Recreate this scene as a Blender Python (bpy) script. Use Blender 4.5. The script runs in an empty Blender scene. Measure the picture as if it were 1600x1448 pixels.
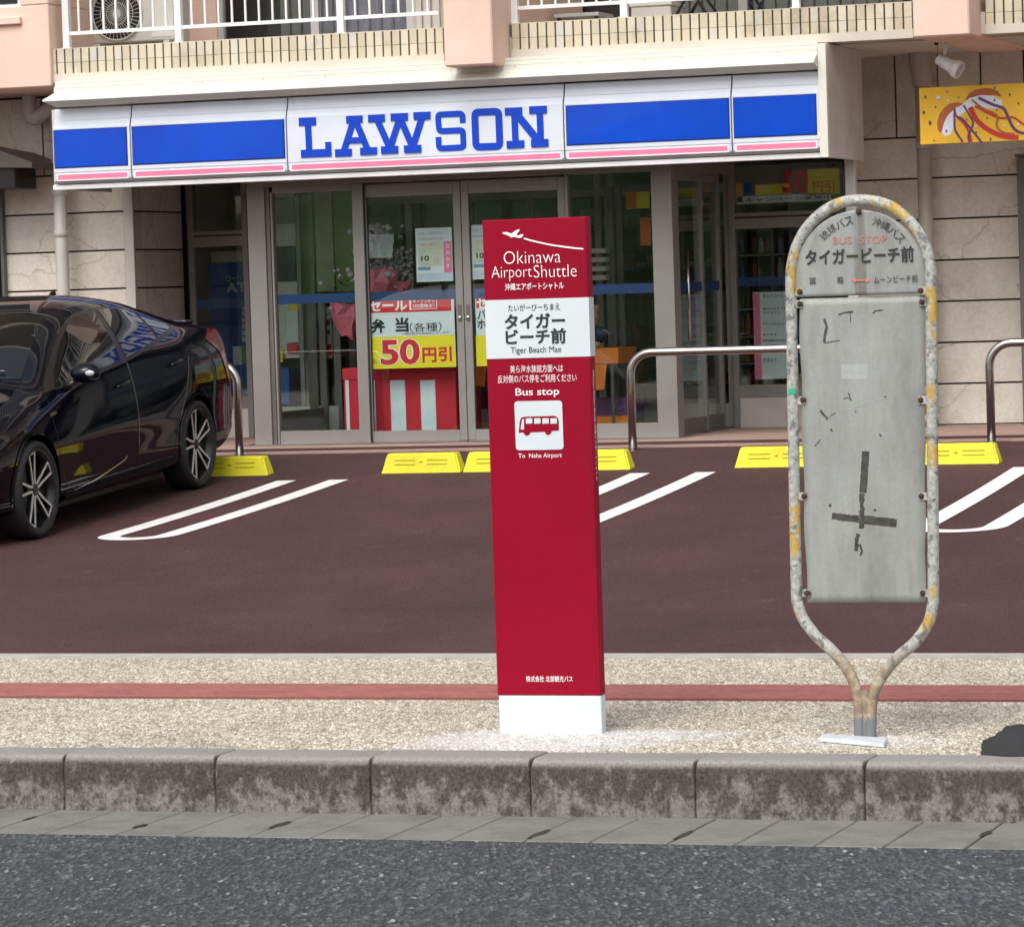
import bpy, bmesh, math, random
import numpy as np
from mathutils import Vector, Matrix
from mathutils.bvhtree import BVHTree
random.seed(7)
R = math.radians
sc = bpy.context.scene
COL = sc.collection

# ---------------------------------------------------------------- camera
F_PX, YAW, PITCH, ROLL, EYE = 6084.9, 0.3285299, 0.0442506, 0.0320362, 1.638286   # for a 1600 px wide picture
def cam_axes():
    fw = Vector((-math.sin(YAW)*math.cos(PITCH), math.cos(YAW)*math.cos(PITCH), -math.sin(PITCH)))
    r = Vector((math.cos(YAW), math.sin(YAW), 0)); u = r.cross(fw)
    c, s = math.cos(ROLL), math.sin(ROLL)
    return c*r - s*u, s*r + c*u, fw
CR, CU, CF = cam_axes()
cam_data = bpy.data.cameras.new('camera'); cam = bpy.data.objects.new('camera', cam_data); COL.objects.link(cam)
cam_data.sensor_fit = 'HORIZONTAL'; cam_data.sensor_width = 36.0
cam_data.lens = 36.0*F_PX/1600.0
cam_data.clip_start = 0.1; cam_data.clip_end = 2000
mw = Matrix.Identity(4)
for i in range(3):
    mw[i][0] = CR[i]; mw[i][1] = CU[i]; mw[i][2] = -CF[i]
mw[2][3] = EYE
cam.matrix_world = mw
sc.camera = cam
CAMP = Vector((0, 0, EYE))

# ---------------------------------------------------------------- sky, sun, exposure
SUN_EL, SUN_AZ = R(50), R(186)        # azimuth measured from +Y towards +X; the sun stands behind the camera
world = bpy.data.worlds.new('World'); sc.world = world; world.use_nodes = True
nt = world.node_tree; nt.nodes.clear()
o_ = nt.nodes.new('ShaderNodeOutputWorld'); bg = nt.nodes.new('ShaderNodeBackground')
sky = nt.nodes.new('ShaderNodeTexSky'); sky.sky_type = 'NISHITA'; sky.sun_disc = False
sky.sun_elevation = SUN_EL; sky.sun_rotation = SUN_AZ
sky.air_density = 1.0; sky.dust_density = 5.0; sky.ozone_density = 1.0
hs = nt.nodes.new('ShaderNodeHueSaturation'); hs.inputs['Saturation'].default_value = 0.42
nt.links.new(sky.outputs[0], hs.inputs['Color']); nt.links.new(hs.outputs[0], bg.inputs['Color'])
bg.inputs['Strength'].default_value = 0.135
nt.links.new(bg.outputs[0], o_.inputs['Surface'])
sun_d = bpy.data.lights.new('sun', 'SUN'); sun_d.energy = 0.8; sun_d.angle = R(38); sun_d.color = (1.0, 0.965, 0.91)
sun = bpy.data.objects.new('sun', sun_d); COL.objects.link(sun)
sdir = Vector((math.sin(SUN_AZ)*math.cos(SUN_EL), math.cos(SUN_AZ)*math.cos(SUN_EL), math.sin(SUN_EL)))
sun.rotation_euler = (-sdir).to_track_quat('-Z', 'Y').to_euler()
sun.location = sdir*60
sc.view_settings.view_transform = 'Standard'; sc.view_settings.look = 'None'
sc.view_settings.gamma = 1.0; sc.view_settings.use_curve_mapping = False
sc.view_settings.exposure = 0.55

# ---------------------------------------------------------------- helpers
def at(px, py, Y):
    d = CF*F_PX + (px-800.0)*CR - (py-724.0)*CU
    return CAMP + d*(Y/d.y)
def atz(px, py, z):
    d = CF*F_PX + (px-800.0)*CR - (py-724.0)*CU
    return CAMP + d*((z-EYE)/d.z)
def X(px, py, Y): return at(px, py, Y).x
def Z(px, py, Y): return at(px, py, Y).z
WL = {}                                                   # world place of every object's origin
def tag(o, label=None, cat=None, group=None, kind=None):
    if label: o['label'] = label
    if cat: o['category'] = cat
    if group: o['group'] = group
    if kind: o['kind'] = kind
    return o
def empty(name, loc, label=None, cat=None, group=None, kind=None, parent=None):
    o = bpy.data.objects.new(name, None); COL.objects.link(o); o.empty_display_size = 0.1
    loc = Vector(loc); o.location = loc - (WL[parent.name] if parent else Vector((0, 0, 0)))
    if parent: o.parent = parent
    WL[o.name] = loc
    return tag(o, label, cat, group, kind)
def place(name, me, loc, parent=None, kind=None):
    o = bpy.data.objects.new(name, me); COL.objects.link(o)
    loc = Vector(loc)
    if parent: o.parent = parent; o.location = loc - WL[parent.name]
    else: o.location = loc
    WL[o.name] = loc
    if kind: o['kind'] = kind
    return o
def mesh(name, vs, fs, m, parent=None, smooth=False, kind=None):
    vs = [Vector(v) for v in vs]
    lo = Vector([min(v[i] for v in vs) for i in range(3)]); hi = Vector([max(v[i] for v in vs) for i in range(3)])
    c = (lo+hi)/2
    me = bpy.data.meshes.new(name); me.from_pydata([v-c for v in vs], [], fs); me.update()
    if smooth:
        for p in me.polygons: p.use_smooth = True
    if m: me.materials.append(m)
    return place(name, me, c, parent, kind)
def bm_obj(name, bm, m, parent=None, smooth=False, kind=None):
    c = Vector((0, 0, 0))
    if len(bm.verts):
        lo = Vector([min(v.co[i] for v in bm.verts) for i in range(3)]); hi = Vector([max(v.co[i] for v in bm.verts) for i in range(3)])
        c = (lo+hi)/2
        for v in bm.verts: v.co -= c
    me = bpy.data.meshes.new(name); bm.to_mesh(me); bm.free()
    if smooth:
        for p in me.polygons: p.use_smooth = True
    for mm in (m if isinstance(m, list) else [m]): me.materials.append(mm)
    return place(name, me, c, parent, kind)
def add_box(bm, x0, x1, y0, y1, z0, z1, bev=0):
    if x0 > x1: x0, x1 = x1, x0
    if y0 > y1: y0, y1 = y1, y0
    if z0 > z1: z0, z1 = z1, z0
    r = bmesh.ops.create_cube(bm, size=1)
    for v in r['verts']:
        v.co = Vector(((x0+x1)/2+v.co.x*(x1-x0), (y0+y1)/2+v.co.y*(y1-y0), (z0+z1)/2+v.co.z*(z1-z0)))
    if bev:
        es = list({e for v in r['verts'] for e in v.link_edges})
        bmesh.ops.bevel(bm, geom=es, offset=bev, segments=1, affect='EDGES', clamp_overlap=True)
def box(name, x0, x1, y0, y1, z0, z1, m, parent=None, bev=0, kind=None):
    bm = bmesh.new(); add_box(bm, x0, x1, y0, y1, z0, z1, bev)
    return bm_obj(name, bm, m, parent, kind=kind)
def pbox(name, px0, py0, px1, py1, Y, dep, m, parent=None, bev=0):
    """a box whose front face, on the plane at depth Y, spans these picture marks; it goes dep back"""
    pm, qm = (px0+px1)/2, (py0+py1)/2
    return box(name, X(px0, qm, Y), X(px1, qm, Y), Y, Y+dep, Z(pm, py1, Y), Z(pm, py0, Y), m, parent, bev)
def sweep(bm, pts, r, n=10, closed=False, caps=True):
    pts = [Vector(p) for p in pts]; rings = []
    N = len(pts); up = None
    for i, p in enumerate(pts):
        if closed: t = pts[(i+1) % N]-pts[i-1]
        else: t = pts[min(i+1, N-1)]-pts[max(i-1, 0)]
        t.normalize()
        if up is None:
            a = Vector((0, 1, 0)) if abs(t.y) < .9 else Vector((1, 0, 0))
            up = (a - t*a.dot(t)).normalized()
        else: up = (up - t*up.dot(t)).normalized()
        s = t.cross(up)
        rr = r[i] if isinstance(r, (list, tuple)) else r
        rings.append([bm.verts.new(p + up*math.cos(2*math.pi*k/n)*rr + s*math.sin(2*math.pi*k/n)*rr) for k in range(n)])
    for i in range(N if closed else N-1):
        a, b = rings[i], rings[(i+1) % N]
        for k in range(n): bm.faces.new((a[k], a[(k+1) % n], b[(k+1) % n], b[k]))
    if caps and not closed:
        bm.faces.new(rings[0][::-1]); bm.faces.new(rings[-1])
def tube(name, pts, r, m, parent=None, n=12):
    bm = bmesh.new(); sweep(bm, pts, r, n); bmesh.ops.recalc_face_normals(bm, faces=bm.faces)
    o = bm_obj(name, bm, m, parent, smooth=True); return o
def smooth_path(pts, k=6):
    """Catmull-Rom through the points"""
    P = [Vector(p) for p in pts]; P = [P[0]*2-P[1]]+P+[P[-1]*2-P[-2]]; out = []
    for i in range(1, len(P)-2):
        for j in range(k):
            t = j/k
            out.append(0.5*((2*P[i])+(-P[i-1]+P[i+1])*t+(2*P[i-1]-5*P[i]+4*P[i+1]-P[i+2])*t*t+(-P[i-1]+3*P[i]-3*P[i+1]+P[i+2])*t**3))
    out.append(P[-2]); return out
def lathe(bm, prof, origin, axis=Vector((1, 0, 0)), n=32, closed=False):
    """prof: (along axis, radius)"""
    a = axis.normalized(); b = Vector((0, 0, 1)) if abs(a.z) < .9 else Vector((1, 0, 0))
    u = (b-a*b.dot(a)).normalized(); w = a.cross(u); O = Vector(origin)
    rings = [[bm.verts.new(O+a*h+(u*math.cos(2*math.pi*k/n)+w*math.sin(2*math.pi*k/n))*max(r, 1e-4)) for k in range(n)] for h, r in prof]
    for i in range(len(prof) if closed else len(prof)-1):
        A, B = rings[i], rings[(i+1) % len(prof)]
        for k in range(n): bm.faces.new((A[k], A[(k+1) % n], B[(k+1) % n], B[k]))
    if not closed:
        bm.faces.new(rings[0][::-1]); bm.faces.new(rings[-1])
def prism(bm, poly, Y0, Y1):
    """outline poly of (x, z), extruded from Y0 (front) to Y1"""
    a = [bm.verts.new((p[0], Y0, p[1])) for p in poly]; b = [bm.verts.new((p[0], Y1, p[1])) for p in poly]
    n = len(poly)
    f = bm.faces.new(a); g = bm.faces.new(b[::-1])
    for i in range(n): bm.faces.new((a[i], b[i], b[(i+1) % n], a[(i+1) % n]))
    bmesh.ops.recalc_face_normals(bm, faces=bm.faces)
def pprism(name, pts, Y, dep, m, parent=None):
    """solid with an outline given by picture marks on the plane at depth Y; front at Y, back at Y+dep"""
    bm = bmesh.new(); prism(bm, [(at(x, y, Y).x, at(x, y, Y).z) for x, y in pts], Y, Y+dep)
    return bm_obj(name, bm, m, parent)
def band(bm, pts, w, Y0, Y1, closed=False):
    """a flat stroke of width w along (x, z) points, extruded"""
    P = [Vector((p[0], p[1])) for p in pts]; N = len(P); L = []; Rr = []
    for i in range(N):
        if closed: d0 = (P[i]-P[i-1]).normalized(); d1 = (P[(i+1) % N]-P[i]).normalized()
        else:
            d0 = (P[i]-P[max(i-1, 0)]); d1 = (P[min(i+1, N-1)]-P[i])
            if d0.length < 1e-9: d0 = d1
            if d1.length < 1e-9: d1 = d0
            d0 = d0.normalized(); d1 = d1.normalized()
        n0 = Vector((-d0.y, d0.x)); n1 = Vector((-d1.y, d1.x)); nn = (n0+n1).normalized()
        k = w/2/max(.35, nn.dot(n0))
        L.append(P[i]+nn*k); Rr.append(P[i]-nn*k)
    M = N if closed else N-1
    V = [[bm.verts.new((q.x, Y, q.y)) for q in side] for side in (L, Rr) for Y in (Y0, Y1)]
    Lf, Lb, Rf, Rb = V
    for i in range(M):
        j = (i+1) % N
        bm.faces.new((Lf[i], Lf[j], Rf[j], Rf[i])); bm.faces.new((Lb[i], Rb[i], Rb[j], Lb[j]))
        bm.faces.new((Lf[i], Lb[i], Lb[j], Lf[j])); bm.faces.new((Rf[i], Rf[j], Rb[j], Rb[i]))
    if not closed:
        bm.faces.new((Lf[0], Rf[0], Rb[0], Lb[0])); bm.faces.new((Lf[-1], Lb[-1], Rb[-1], Rf[-1]))
    bmesh.ops.recalc_face_normals(bm, faces=bm.faces)
def pstroke(name, pts, wpx, Y, dep, m, parent=None, scale=None):
    bm = bmesh.new(); P = [(at(x, y, Y).x, at(x, y, Y).z) for x, y in pts]
    band(bm, P, wpx*(Y/0.93)/F_PX, Y, Y+dep); return bm_obj(name, bm, m, parent)
def text(name, body, x0, x1, z0, z1, Y, m, parent=None, bold=0.0, depth=0.0008, frame=None, keep=False):
    """lettering stretched to fill the box x0..x1, z0..z1 on the plane Y (facing -Y), or on a given frame (origin, xdir, zdir)"""
    cu = bpy.data.curves.new('lettering', 'FONT'); cu.body = body; cu.size = 1; cu.offset = bold; cu.resolution_u = 3
    o = bpy.data.objects.new('tmp', cu); COL.objects.link(o)
    me = bpy.data.meshes.new_from_object(o.evaluated_get(bpy.context.evaluated_depsgraph_get()))
    bpy.data.objects.remove(o); bpy.data.curves.remove(cu)
    co = np.array([v.co[:] for v in me.vertices])
    if len(co) == 0: return None
    a = co.min(0); b = co.max(0); vs = []
    for c in co:
        u = (c[0]-a[0])/max(b[0]-a[0], 1e-6); v = (c[1]-a[1])/max(b[1]-a[1], 1e-6)
        if frame:
            O, xd, zd, nd = frame
            vs.append(O + xd*(x0+(x1-x0)*u) + zd*(z0+(z1-z0)*v) + nd*depth)
        else: vs.append(Vector((x0+(x1-x0)*u, Y-depth, z0+(z1-z0)*v)))
    fs = [tuple(p.vertices) for p in me.polygons]
    bpy.data.meshes.remove(me)
    return mesh(name, vs, fs, m, parent)
def ptext(name, body, px0, py0, px1, py1, Y, m, parent=None, bold=0.0, depth=0.0008):
    pm, qm = (px0+px1)/2, (py0+py1)/2
    return text(name, body, X(px0, qm, Y), X(px1, qm, Y), Z(pm, py1, Y), Z(pm, py0, Y), Y, m, parent, bold, depth)

# ---------------------------------------------------------------- materials
def newmat(name):
    m = bpy.data.materials.new(name); m.use_nodes = True
    return m, m.node_tree, m.node_tree.nodes['Principled BSDF']
def N(nt, t, **kw):
    n = nt.nodes.new(t)
    for k, v in kw.items():
        if k in n.inputs.keys(): n.inputs[k].default_value = v
        else: setattr(n, k, v)
    return n
def ramp(nt, fac, stops):
    r = nt.nodes.new('ShaderNodeValToRGB'); e = r.color_ramp.elements
    while len(e) < len(stops): e.new(.5)
    for i, (p, c) in enumerate(stops):
        e[i].position = p; e[i].color = tuple(c)+(1,) if len(c) == 3 else c
    nt.links.new(fac, r.inputs[0]); return r.outputs[0]
def vec(nt, kind='pos', scale=(1, 1, 1)):
    if kind == 'pos': s = nt.nodes.new('ShaderNodeNewGeometry').outputs['Position']
    else: s = nt.nodes.new('ShaderNodeTexCoord').outputs['Object']
    mp = nt.nodes.new('ShaderNodeMapping'); mp.inputs['Scale'].default_value = scale
    nt.links.new(s, mp.inputs[0]); return mp.outputs[0]
def grain_vec(nt, k):
    '''coordinates turned a little and drawn out, for coarse angular grain'''
    v = vec(nt); a = nt.nodes.new('ShaderNodeMapping'); a.inputs['Rotation'].default_value = (0, 0, -.36); nt.links.new(v, a.inputs[0])
    b = nt.nodes.new('ShaderNodeMapping'); b.inputs['Scale'].default_value = (1, k, 1); nt.links.new(a.outputs[0], b.inputs[0]); return b.outputs[0]
def noise(nt, v, scale, detail=4, rough=.6, out=0):
    n = N(nt, 'ShaderNodeTexNoise', Scale=scale, Detail=detail, Roughness=rough); nt.links.new(v, n.inputs['Vector']); return n.outputs[out]
def mixc(nt, fac, a, b, mode='MIX'):
    n = nt.nodes.new('ShaderNodeMix'); n.data_type = 'RGBA'; n.blend_type = mode
    for sock, val in ((n.inputs[0], fac), (n.inputs[6], a), (n.inputs[7], b)):
        if hasattr(val, 'default_value'): nt.links.new(val, sock)
        elif isinstance(val, (int, float)): sock.default_value = val
        else: sock.default_value = tuple(val)+(1,)
    return n.outputs[2]
def bump(nt, b, h, strength=.3, dist=.01):
    n = N(nt, 'ShaderNodeBump', Strength=strength, Distance=dist); nt.links.new(h, n.inputs['Height'])
    nt.links.new(n.outputs[0], b.inputs['Normal'])
def plain(name, c, rough=.5, metal=0, var=.12, vs=3.0, bs=0, bd=.002, coat=0, rnd=0, spec=None):
    """a painted or moulded surface: a colour with faint large scale unevenness and optional fine relief"""
    m, nt, b = newmat(name); v = vec(nt)
    n1 = noise(nt, v, vs, 5)
    k0 = tuple(x*(1-var) for x in c); k1 = tuple(min(1, x*(1+var)) for x in c)
    col = ramp(nt, n1, [(.3, k0), (.7, k1)])
    if rnd:
        oi = nt.nodes.new('ShaderNodeObjectInfo')
        col = mixc(nt, 1.0, col, ramp(nt, oi.outputs['Random'], [(0, (1-rnd,)*3), (1, (1,)*3)]), 'MULTIPLY')
    nt.links.new(col, b.inputs['Base Color'])
    b.inputs['Roughness'].default_value = rough; b.inputs['Metallic'].default_value = metal
    if coat: b.inputs['Coat Weight'].default_value = coat; b.inputs['Coat Roughness'].default_value = .03
    if spec is not None: b.inputs['Specular IOR Level'].default_value = spec
    if bs: bump(nt, b, noise(nt, v, bs, 3), .35, bd)
    return m
M = {}
def scuffed(name, c, d):
    m, nt, b = newmat(name); v = vec(nt)
    a = ramp(nt, noise(nt, v, 6, 5), [(.3, tuple(x*.93 for x in c)), (.7, c)])
    f = ramp(nt, noise(nt, vec(nt, 'pos', (1, 1, 2.4)), 26, 8, .78), [(.30, (1,)*3), (.37, (0,)*3)])
    k = mixc(nt, f, a, d); k = mixc(nt, 1.0, k, ramp(nt, noise(nt, v, 3.3, 6, .7), [(.32, (.86, .84, .80)), (.5, (1,)*3)]), 'MULTIPLY')
    nt.links.new(k, b.inputs['Base Color']); b.inputs['Roughness'].default_value = .55; bump(nt, b, noise(nt, v, 120, 3), .3, .002); return m
def asphalt():
    m, nt, b = newmat('asphalt'); v = grain_vec(nt, .30)
    vo = N(nt, 'ShaderNodeTexVoronoi', Scale=88); nt.links.new(v, vo.inputs['Vector'])
    vo2 = N(nt, 'ShaderNodeTexVoronoi', Scale=170); nt.links.new(v, vo2.inputs['Vector'])
    col = ramp(nt, vo.outputs['Color'], [(0, (.008, .009, .010)), (.42, (.032, .038, .043)), (.74, (.085, .094, .10)), (.90, (.19, .195, .185)), (1, (.58, .57, .53))])
    col2 = ramp(nt, vo2.outputs['Color'], [(0, (.012, .014, .016)), (.7, (.06, .065, .072)), (1, (.15, .155, .16))])
    c = mixc(nt, .35, col, col2)
    big = ramp(nt, noise(nt, v, .9, 4), [(.3, (.86,)*3), (.7, (1.1,)*3)])
    c = mixc(nt, 1.0, c, big, 'MULTIPLY')
    nt.links.new(c, b.inputs['Base Color']); b.inputs['Roughness'].default_value = .85
    bump(nt, b, vo.outputs['Distance'], .7, .006); return m
def aggregate():
    m, nt, b = newmat('exposed_aggregate'); v0 = vec(nt); v = grain_vec(nt, .36)
    nz = noise(nt, v, 45, 2, .5, 1)
    off = nt.nodes.new('ShaderNodeVectorMath'); off.operation = 'MULTIPLY_ADD'; nt.links.new(nz, off.inputs[0]); off.inputs[1].default_value = (.022, .022, .022); nt.links.new(v, off.inputs[2])
    vo = N(nt, 'ShaderNodeTexVoronoi', Scale=72); nt.links.new(off.outputs[0], vo.inputs['Vector'])
    edge = N(nt, 'ShaderNodeTexVoronoi', Scale=72, feature='DISTANCE_TO_EDGE'); nt.links.new(off.outputs[0], edge.inputs['Vector'])
    col = ramp(nt, vo.outputs['Color'], [(0, (.27, .235, .175)), (.25, (.50, .45, .345)), (.55, (.68, .625, .50)), (.8, (.80, .76, .65)), (1, (.90, .88, .80))])
    dark = ramp(nt, edge.outputs['Distance'], [(.0, (.20, .17, .13)), (.13, (1, 1, 1))])
    c = mixc(nt, 1.0, col, dark, 'MULTIPLY')
    big = ramp(nt, noise(nt, v0, 1.3, 5), [(.3, (.88, .86, .84)), (.7, (1.05,)*3)])
    c = mixc(nt, 1.0, c, big, 'MULTIPLY')
    # cement dust and slurry left round the feet of the two signs
    whit = ramp(nt, vo.outputs['Color'], [(0, (.50, .50, .48)), (.4, (.72, .71, .69)), (1, (.86, .85, .83))])
    whit = mixc(nt, .6, whit, mixc(nt, 1.0, whit, dark, 'MULTIPLY'))
    nz2 = noise(nt, v0, 7, 7, .7)
    for cx, cy, rx, ry, amt in ((-4.50, 13.42, .52, .42, 1.0), (-4.12, 13.62, .36, .20, .7), (-3.33, 13.48, .34, .22, .6)):
        mp = nt.nodes.new('ShaderNodeMapping'); mp.inputs['Location'].default_value = (-cx/rx, -cy/ry, 0); mp.inputs['Scale'].default_value = (1/rx, 1/ry, 0)
        nt.links.new(v0, mp.inputs[0]); ln = nt.nodes.new('ShaderNodeVectorMath'); ln.operation = 'LENGTH'; nt.links.new(mp.outputs[0], ln.inputs[0])
        mm = nt.nodes.new('ShaderNodeMath'); mm.operation = 'MULTIPLY_ADD'; nt.links.new(nz2, mm.inputs[0]); mm.inputs[1].default_value = 1.3; nt.links.new(ln.outputs['Value'], mm.inputs[2])
        fac = ramp(nt, mm.outputs[0], [(.0, (0,)*3), (1, (0,)*3)])
        mr_ = nt.nodes.new('ShaderNodeMapRange'); nt.links.new(mm.outputs[0], mr_.inputs[0]); mr_.inputs[1].default_value = 1.25; mr_.inputs[2].default_value = 1.75; mr_.inputs[3].default_value = amt; mr_.inputs[4].default_value = 0
        c = mixc(nt, mr_.outputs[0], c, whit)
    nt.links.new(c, b.inputs['Base Color']); b.inputs['Roughness'].default_value = .8
    bump(nt, b, ramp(nt, edge.outputs['Distance'], [(0, (0,)*3), (.25, (1,)*3)]), .5, .004); return m
def kerb_mat():
    m, nt, b = newmat('kerb_concrete'); v = vec(nt)
    vv = vec(nt, 'pos', (1.15, 1, .9))
    oi = nt.nodes.new('ShaderNodeObjectInfo'); add = nt.nodes.new('ShaderNodeVectorMath'); add.operation = 'ADD'
    sc_ = nt.nodes.new('ShaderNodeVectorMath'); sc_.operation = 'SCALE'; sc_.inputs['Scale'].default_value = 40
    cb = nt.nodes.new('ShaderNodeCombineXYZ'); nt.links.new(oi.outputs['Random'], cb.inputs[0]); nt.links.new(oi.outputs['Random'], cb.inputs[1])
    nt.links.new(cb.outputs[0], sc_.inputs[0]); nt.links.new(sc_.outputs[0], add.inputs[0]); nt.links.new(vv, add.inputs[1])
    n1 = noise(nt, add.outputs[0], 13.0, 12, .74)
    n2 = noise(nt, v, 90, 4, .7)
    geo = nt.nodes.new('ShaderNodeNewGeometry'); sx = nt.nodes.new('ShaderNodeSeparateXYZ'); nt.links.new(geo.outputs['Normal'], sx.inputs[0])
    pz = nt.nodes.new('ShaderNodeSeparateXYZ'); nt.links.new(geo.outputs['Position'], pz.inputs[0])
    # lichen and grime cling to the upper face below the arris (shape of its own: dense at the top, broken lower down)
    zr = nt.nodes.new('ShaderNodeMapRange'); nt.links.new(pz.outputs[2], zr.inputs[0])
    zr.inputs[1].default_value = -.20; zr.inputs[2].default_value = -.02; zr.inputs[3].default_value = -.03; zr.inputs[4].default_value = .13
    ad = nt.nodes.new('ShaderNodeMath'); ad.operation = 'ADD'; nt.links.new(n1, ad.inputs[0]); nt.links.new(zr.outputs[0], ad.inputs[1])
    stain = ramp(nt, ad.outputs[0], [(.455, (0,)*3), (.505, (.5,)*3), (.575, (1,)*3)])
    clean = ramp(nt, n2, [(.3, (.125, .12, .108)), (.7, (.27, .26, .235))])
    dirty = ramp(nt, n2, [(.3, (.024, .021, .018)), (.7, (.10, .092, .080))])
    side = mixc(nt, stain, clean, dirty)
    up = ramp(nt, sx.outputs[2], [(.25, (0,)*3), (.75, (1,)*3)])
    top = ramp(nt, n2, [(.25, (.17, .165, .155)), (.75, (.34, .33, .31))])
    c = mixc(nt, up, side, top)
    nt.links.new(c, b.inputs['Base Color']); b.inputs['Roughness'].default_value = .9
    bump(nt, b, n2, .5, .004); return m
def concrete(name, c, stain=.5, sc1=4, sc2=120):
    m, nt, b = newmat(name); v = vec(nt)
    n1 = noise(nt, v, sc1, 8, .7); n2 = noise(nt, v, sc2, 4, .7)
    a = ramp(nt, n1, [(.3, tuple(x*stain for x in c)), (.55, c), (.8, tuple(min(1, x*1.1) for x in c))])
    f = ramp(nt, n2, [(.3, (.75,)*3), (.7, (1.1,)*3)])
    nt.links.new(mixc(nt, 1.0, a, f, 'MULTIPLY'), b.inputs['Base Color']); b.inputs['Roughness'].default_value = .88
    bump(nt, b, n2, .4, .003); return m
def lot_mat():
    m, nt, b = newmat('brown_asphalt'); v = vec(nt)
    vo = N(nt, 'ShaderNodeTexVoronoi', Scale=140); nt.links.new(v, vo.inputs['Vector'])
    c0 = ramp(nt, vo.outputs['Color'], [(0, (.034, .015, .015)), (.6, (.078, .035, .036)), (.95, (.105, .052, .052)), (1, (.2, .13, .13))])
    st = vec(nt, 'pos', (.8, .55, 1))
    n1 = ramp(nt, noise(nt, st, 1.1, 8, .62), [(.3, (.74, .76, .80)), (.52, (1.0,)*3), (.75, (1.30, 1.22, 1.20))])
    scr = ramp(nt, noise(nt, vec(nt, 'pos', (1.0, .5, 1)), 5.5, 9, .8), [(.33, (.70, .70, .72)), (.42, (1,)*3), (.60, (1,)*3), (.67, (1.75, 1.85, 1.8))])
    c = mixc(nt, 1.0, mixc(nt, 1.0, c0, n1, 'MULTIPLY'), scr, 'MULTIPLY')
    nt.links.new(c, b.inputs['Base Color']); b.inputs['Roughness'].default_value = .9; b.inputs['Specular IOR Level'].default_value = .3
    bump(nt, b, vo.outputs['Distance'], .5, .004); return m
def stone_mat():
    m, nt, b = newmat('veined_stone'); tc = nt.nodes.new('ShaderNodeTexCoord'); oi = nt.nodes.new('ShaderNodeObjectInfo')
    add = nt.nodes.new('ShaderNodeVectorMath'); add.operation = 'ADD'
    cb = nt.nodes.new('ShaderNodeCombineXYZ'); ml = nt.nodes.new('ShaderNodeMath'); ml.operation = 'MULTIPLY'; ml.inputs[1].default_value = 30
    nt.links.new(oi.outputs['Random'], ml.inputs[0]); nt.links.new(ml.outputs[0], cb.inputs[0]); nt.links.new(ml.outputs[0], cb.inputs[2])
    nt.links.new(tc.outputs['Object'], add.inputs[0]); nt.links.new(cb.outputs[0], add.inputs[1]); v = add.outputs[0]
    n1 = noise(nt, v, 3.0, 8, .65); n2 = noise(nt, v, 40, 5, .7)
    base = ramp(nt, n1, [(.28, (.60, .555, .475)), (.5, (.75, .715, .64)), (.72, (.82, .79, .73))])
    base = mixc(nt, 1.0, base, ramp(nt, n2, [(.3, (.86,)*3), (.7, (1.06,)*3)]), 'MULTIPLY')
    wob = noise(nt, v, 2.2, 5, .6, 1)
    ma = nt.nodes.new('ShaderNodeVectorMath'); ma.operation = 'MULTIPLY_ADD'; nt.links.new(wob, ma.inputs[0]); ma.inputs[1].default_value = (.55, .55, .2); nt.links.new(v, ma.inputs[2])
    ve = N(nt, 'ShaderNodeTexVoronoi', Scale=.95, feature='DISTANCE_TO_EDGE'); nt.links.new(ma.outputs[0], ve.inputs['Vector'])
    vein = ramp(nt, ve.outputs['Distance'], [(.0, (.60, .54, .47)), (.004, (.84, .81, .77)), (.010, (1,)*3)])
    c = mixc(nt, .8, base, mixc(nt, 1.0, base, vein, 'MULTIPLY'))
    pit = ramp(nt, noise(nt, v, 22, 6, .75), [(.27, (.35, .3, .25)), (.33, (1,)*3)])
    c = mixc(nt, 1.0, c, pit, 'MULTIPLY')
    c = mixc(nt, 1.0, c, ramp(nt, oi.outputs['Random'], [(0, (.80, .79, .78)), (.5, (.96, .95, .93)), (1, (1.05, 1.05, 1.04))]), 'MULTIPLY')
    nt.links.new(c, b.inputs['Base Color']); b.inputs['Roughness'].default_value = .62
    bump(nt, b, n2, .2, .003); return m
def tile_mat():
    m, nt, b = newmat('glazed_tile'); v = vec(nt); oi = nt.nodes.new('ShaderNodeObjectInfo')
    base = ramp(nt, oi.outputs['Random'], [(0, (.55, .48, .35)), (.5, (.62, .55, .41)), (.88, (.66, .60, .47)), (1, (.58, .54, .47))])
    n1 = noise(nt, v, 1.1, 7, .7)
    grime = ramp(nt, n1, [(.34, (.62, .58, .56)), (.5, (.97,)*3), (.7, (1.03,)*3)])
    c = mixc(nt, 1.0, base, grime, 'MULTIPLY')
    spot = ramp(nt, noise(nt, v, 30, 5, .8), [(.27, (.45, .42, .4)), (.36, (1,)*3)])
    c = mixc(nt, 1.0, c, spot, 'MULTIPLY')
    nt.links.new(c, b.inputs['Base Color']); b.inputs['Roughness'].default_value = .42; return m
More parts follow.
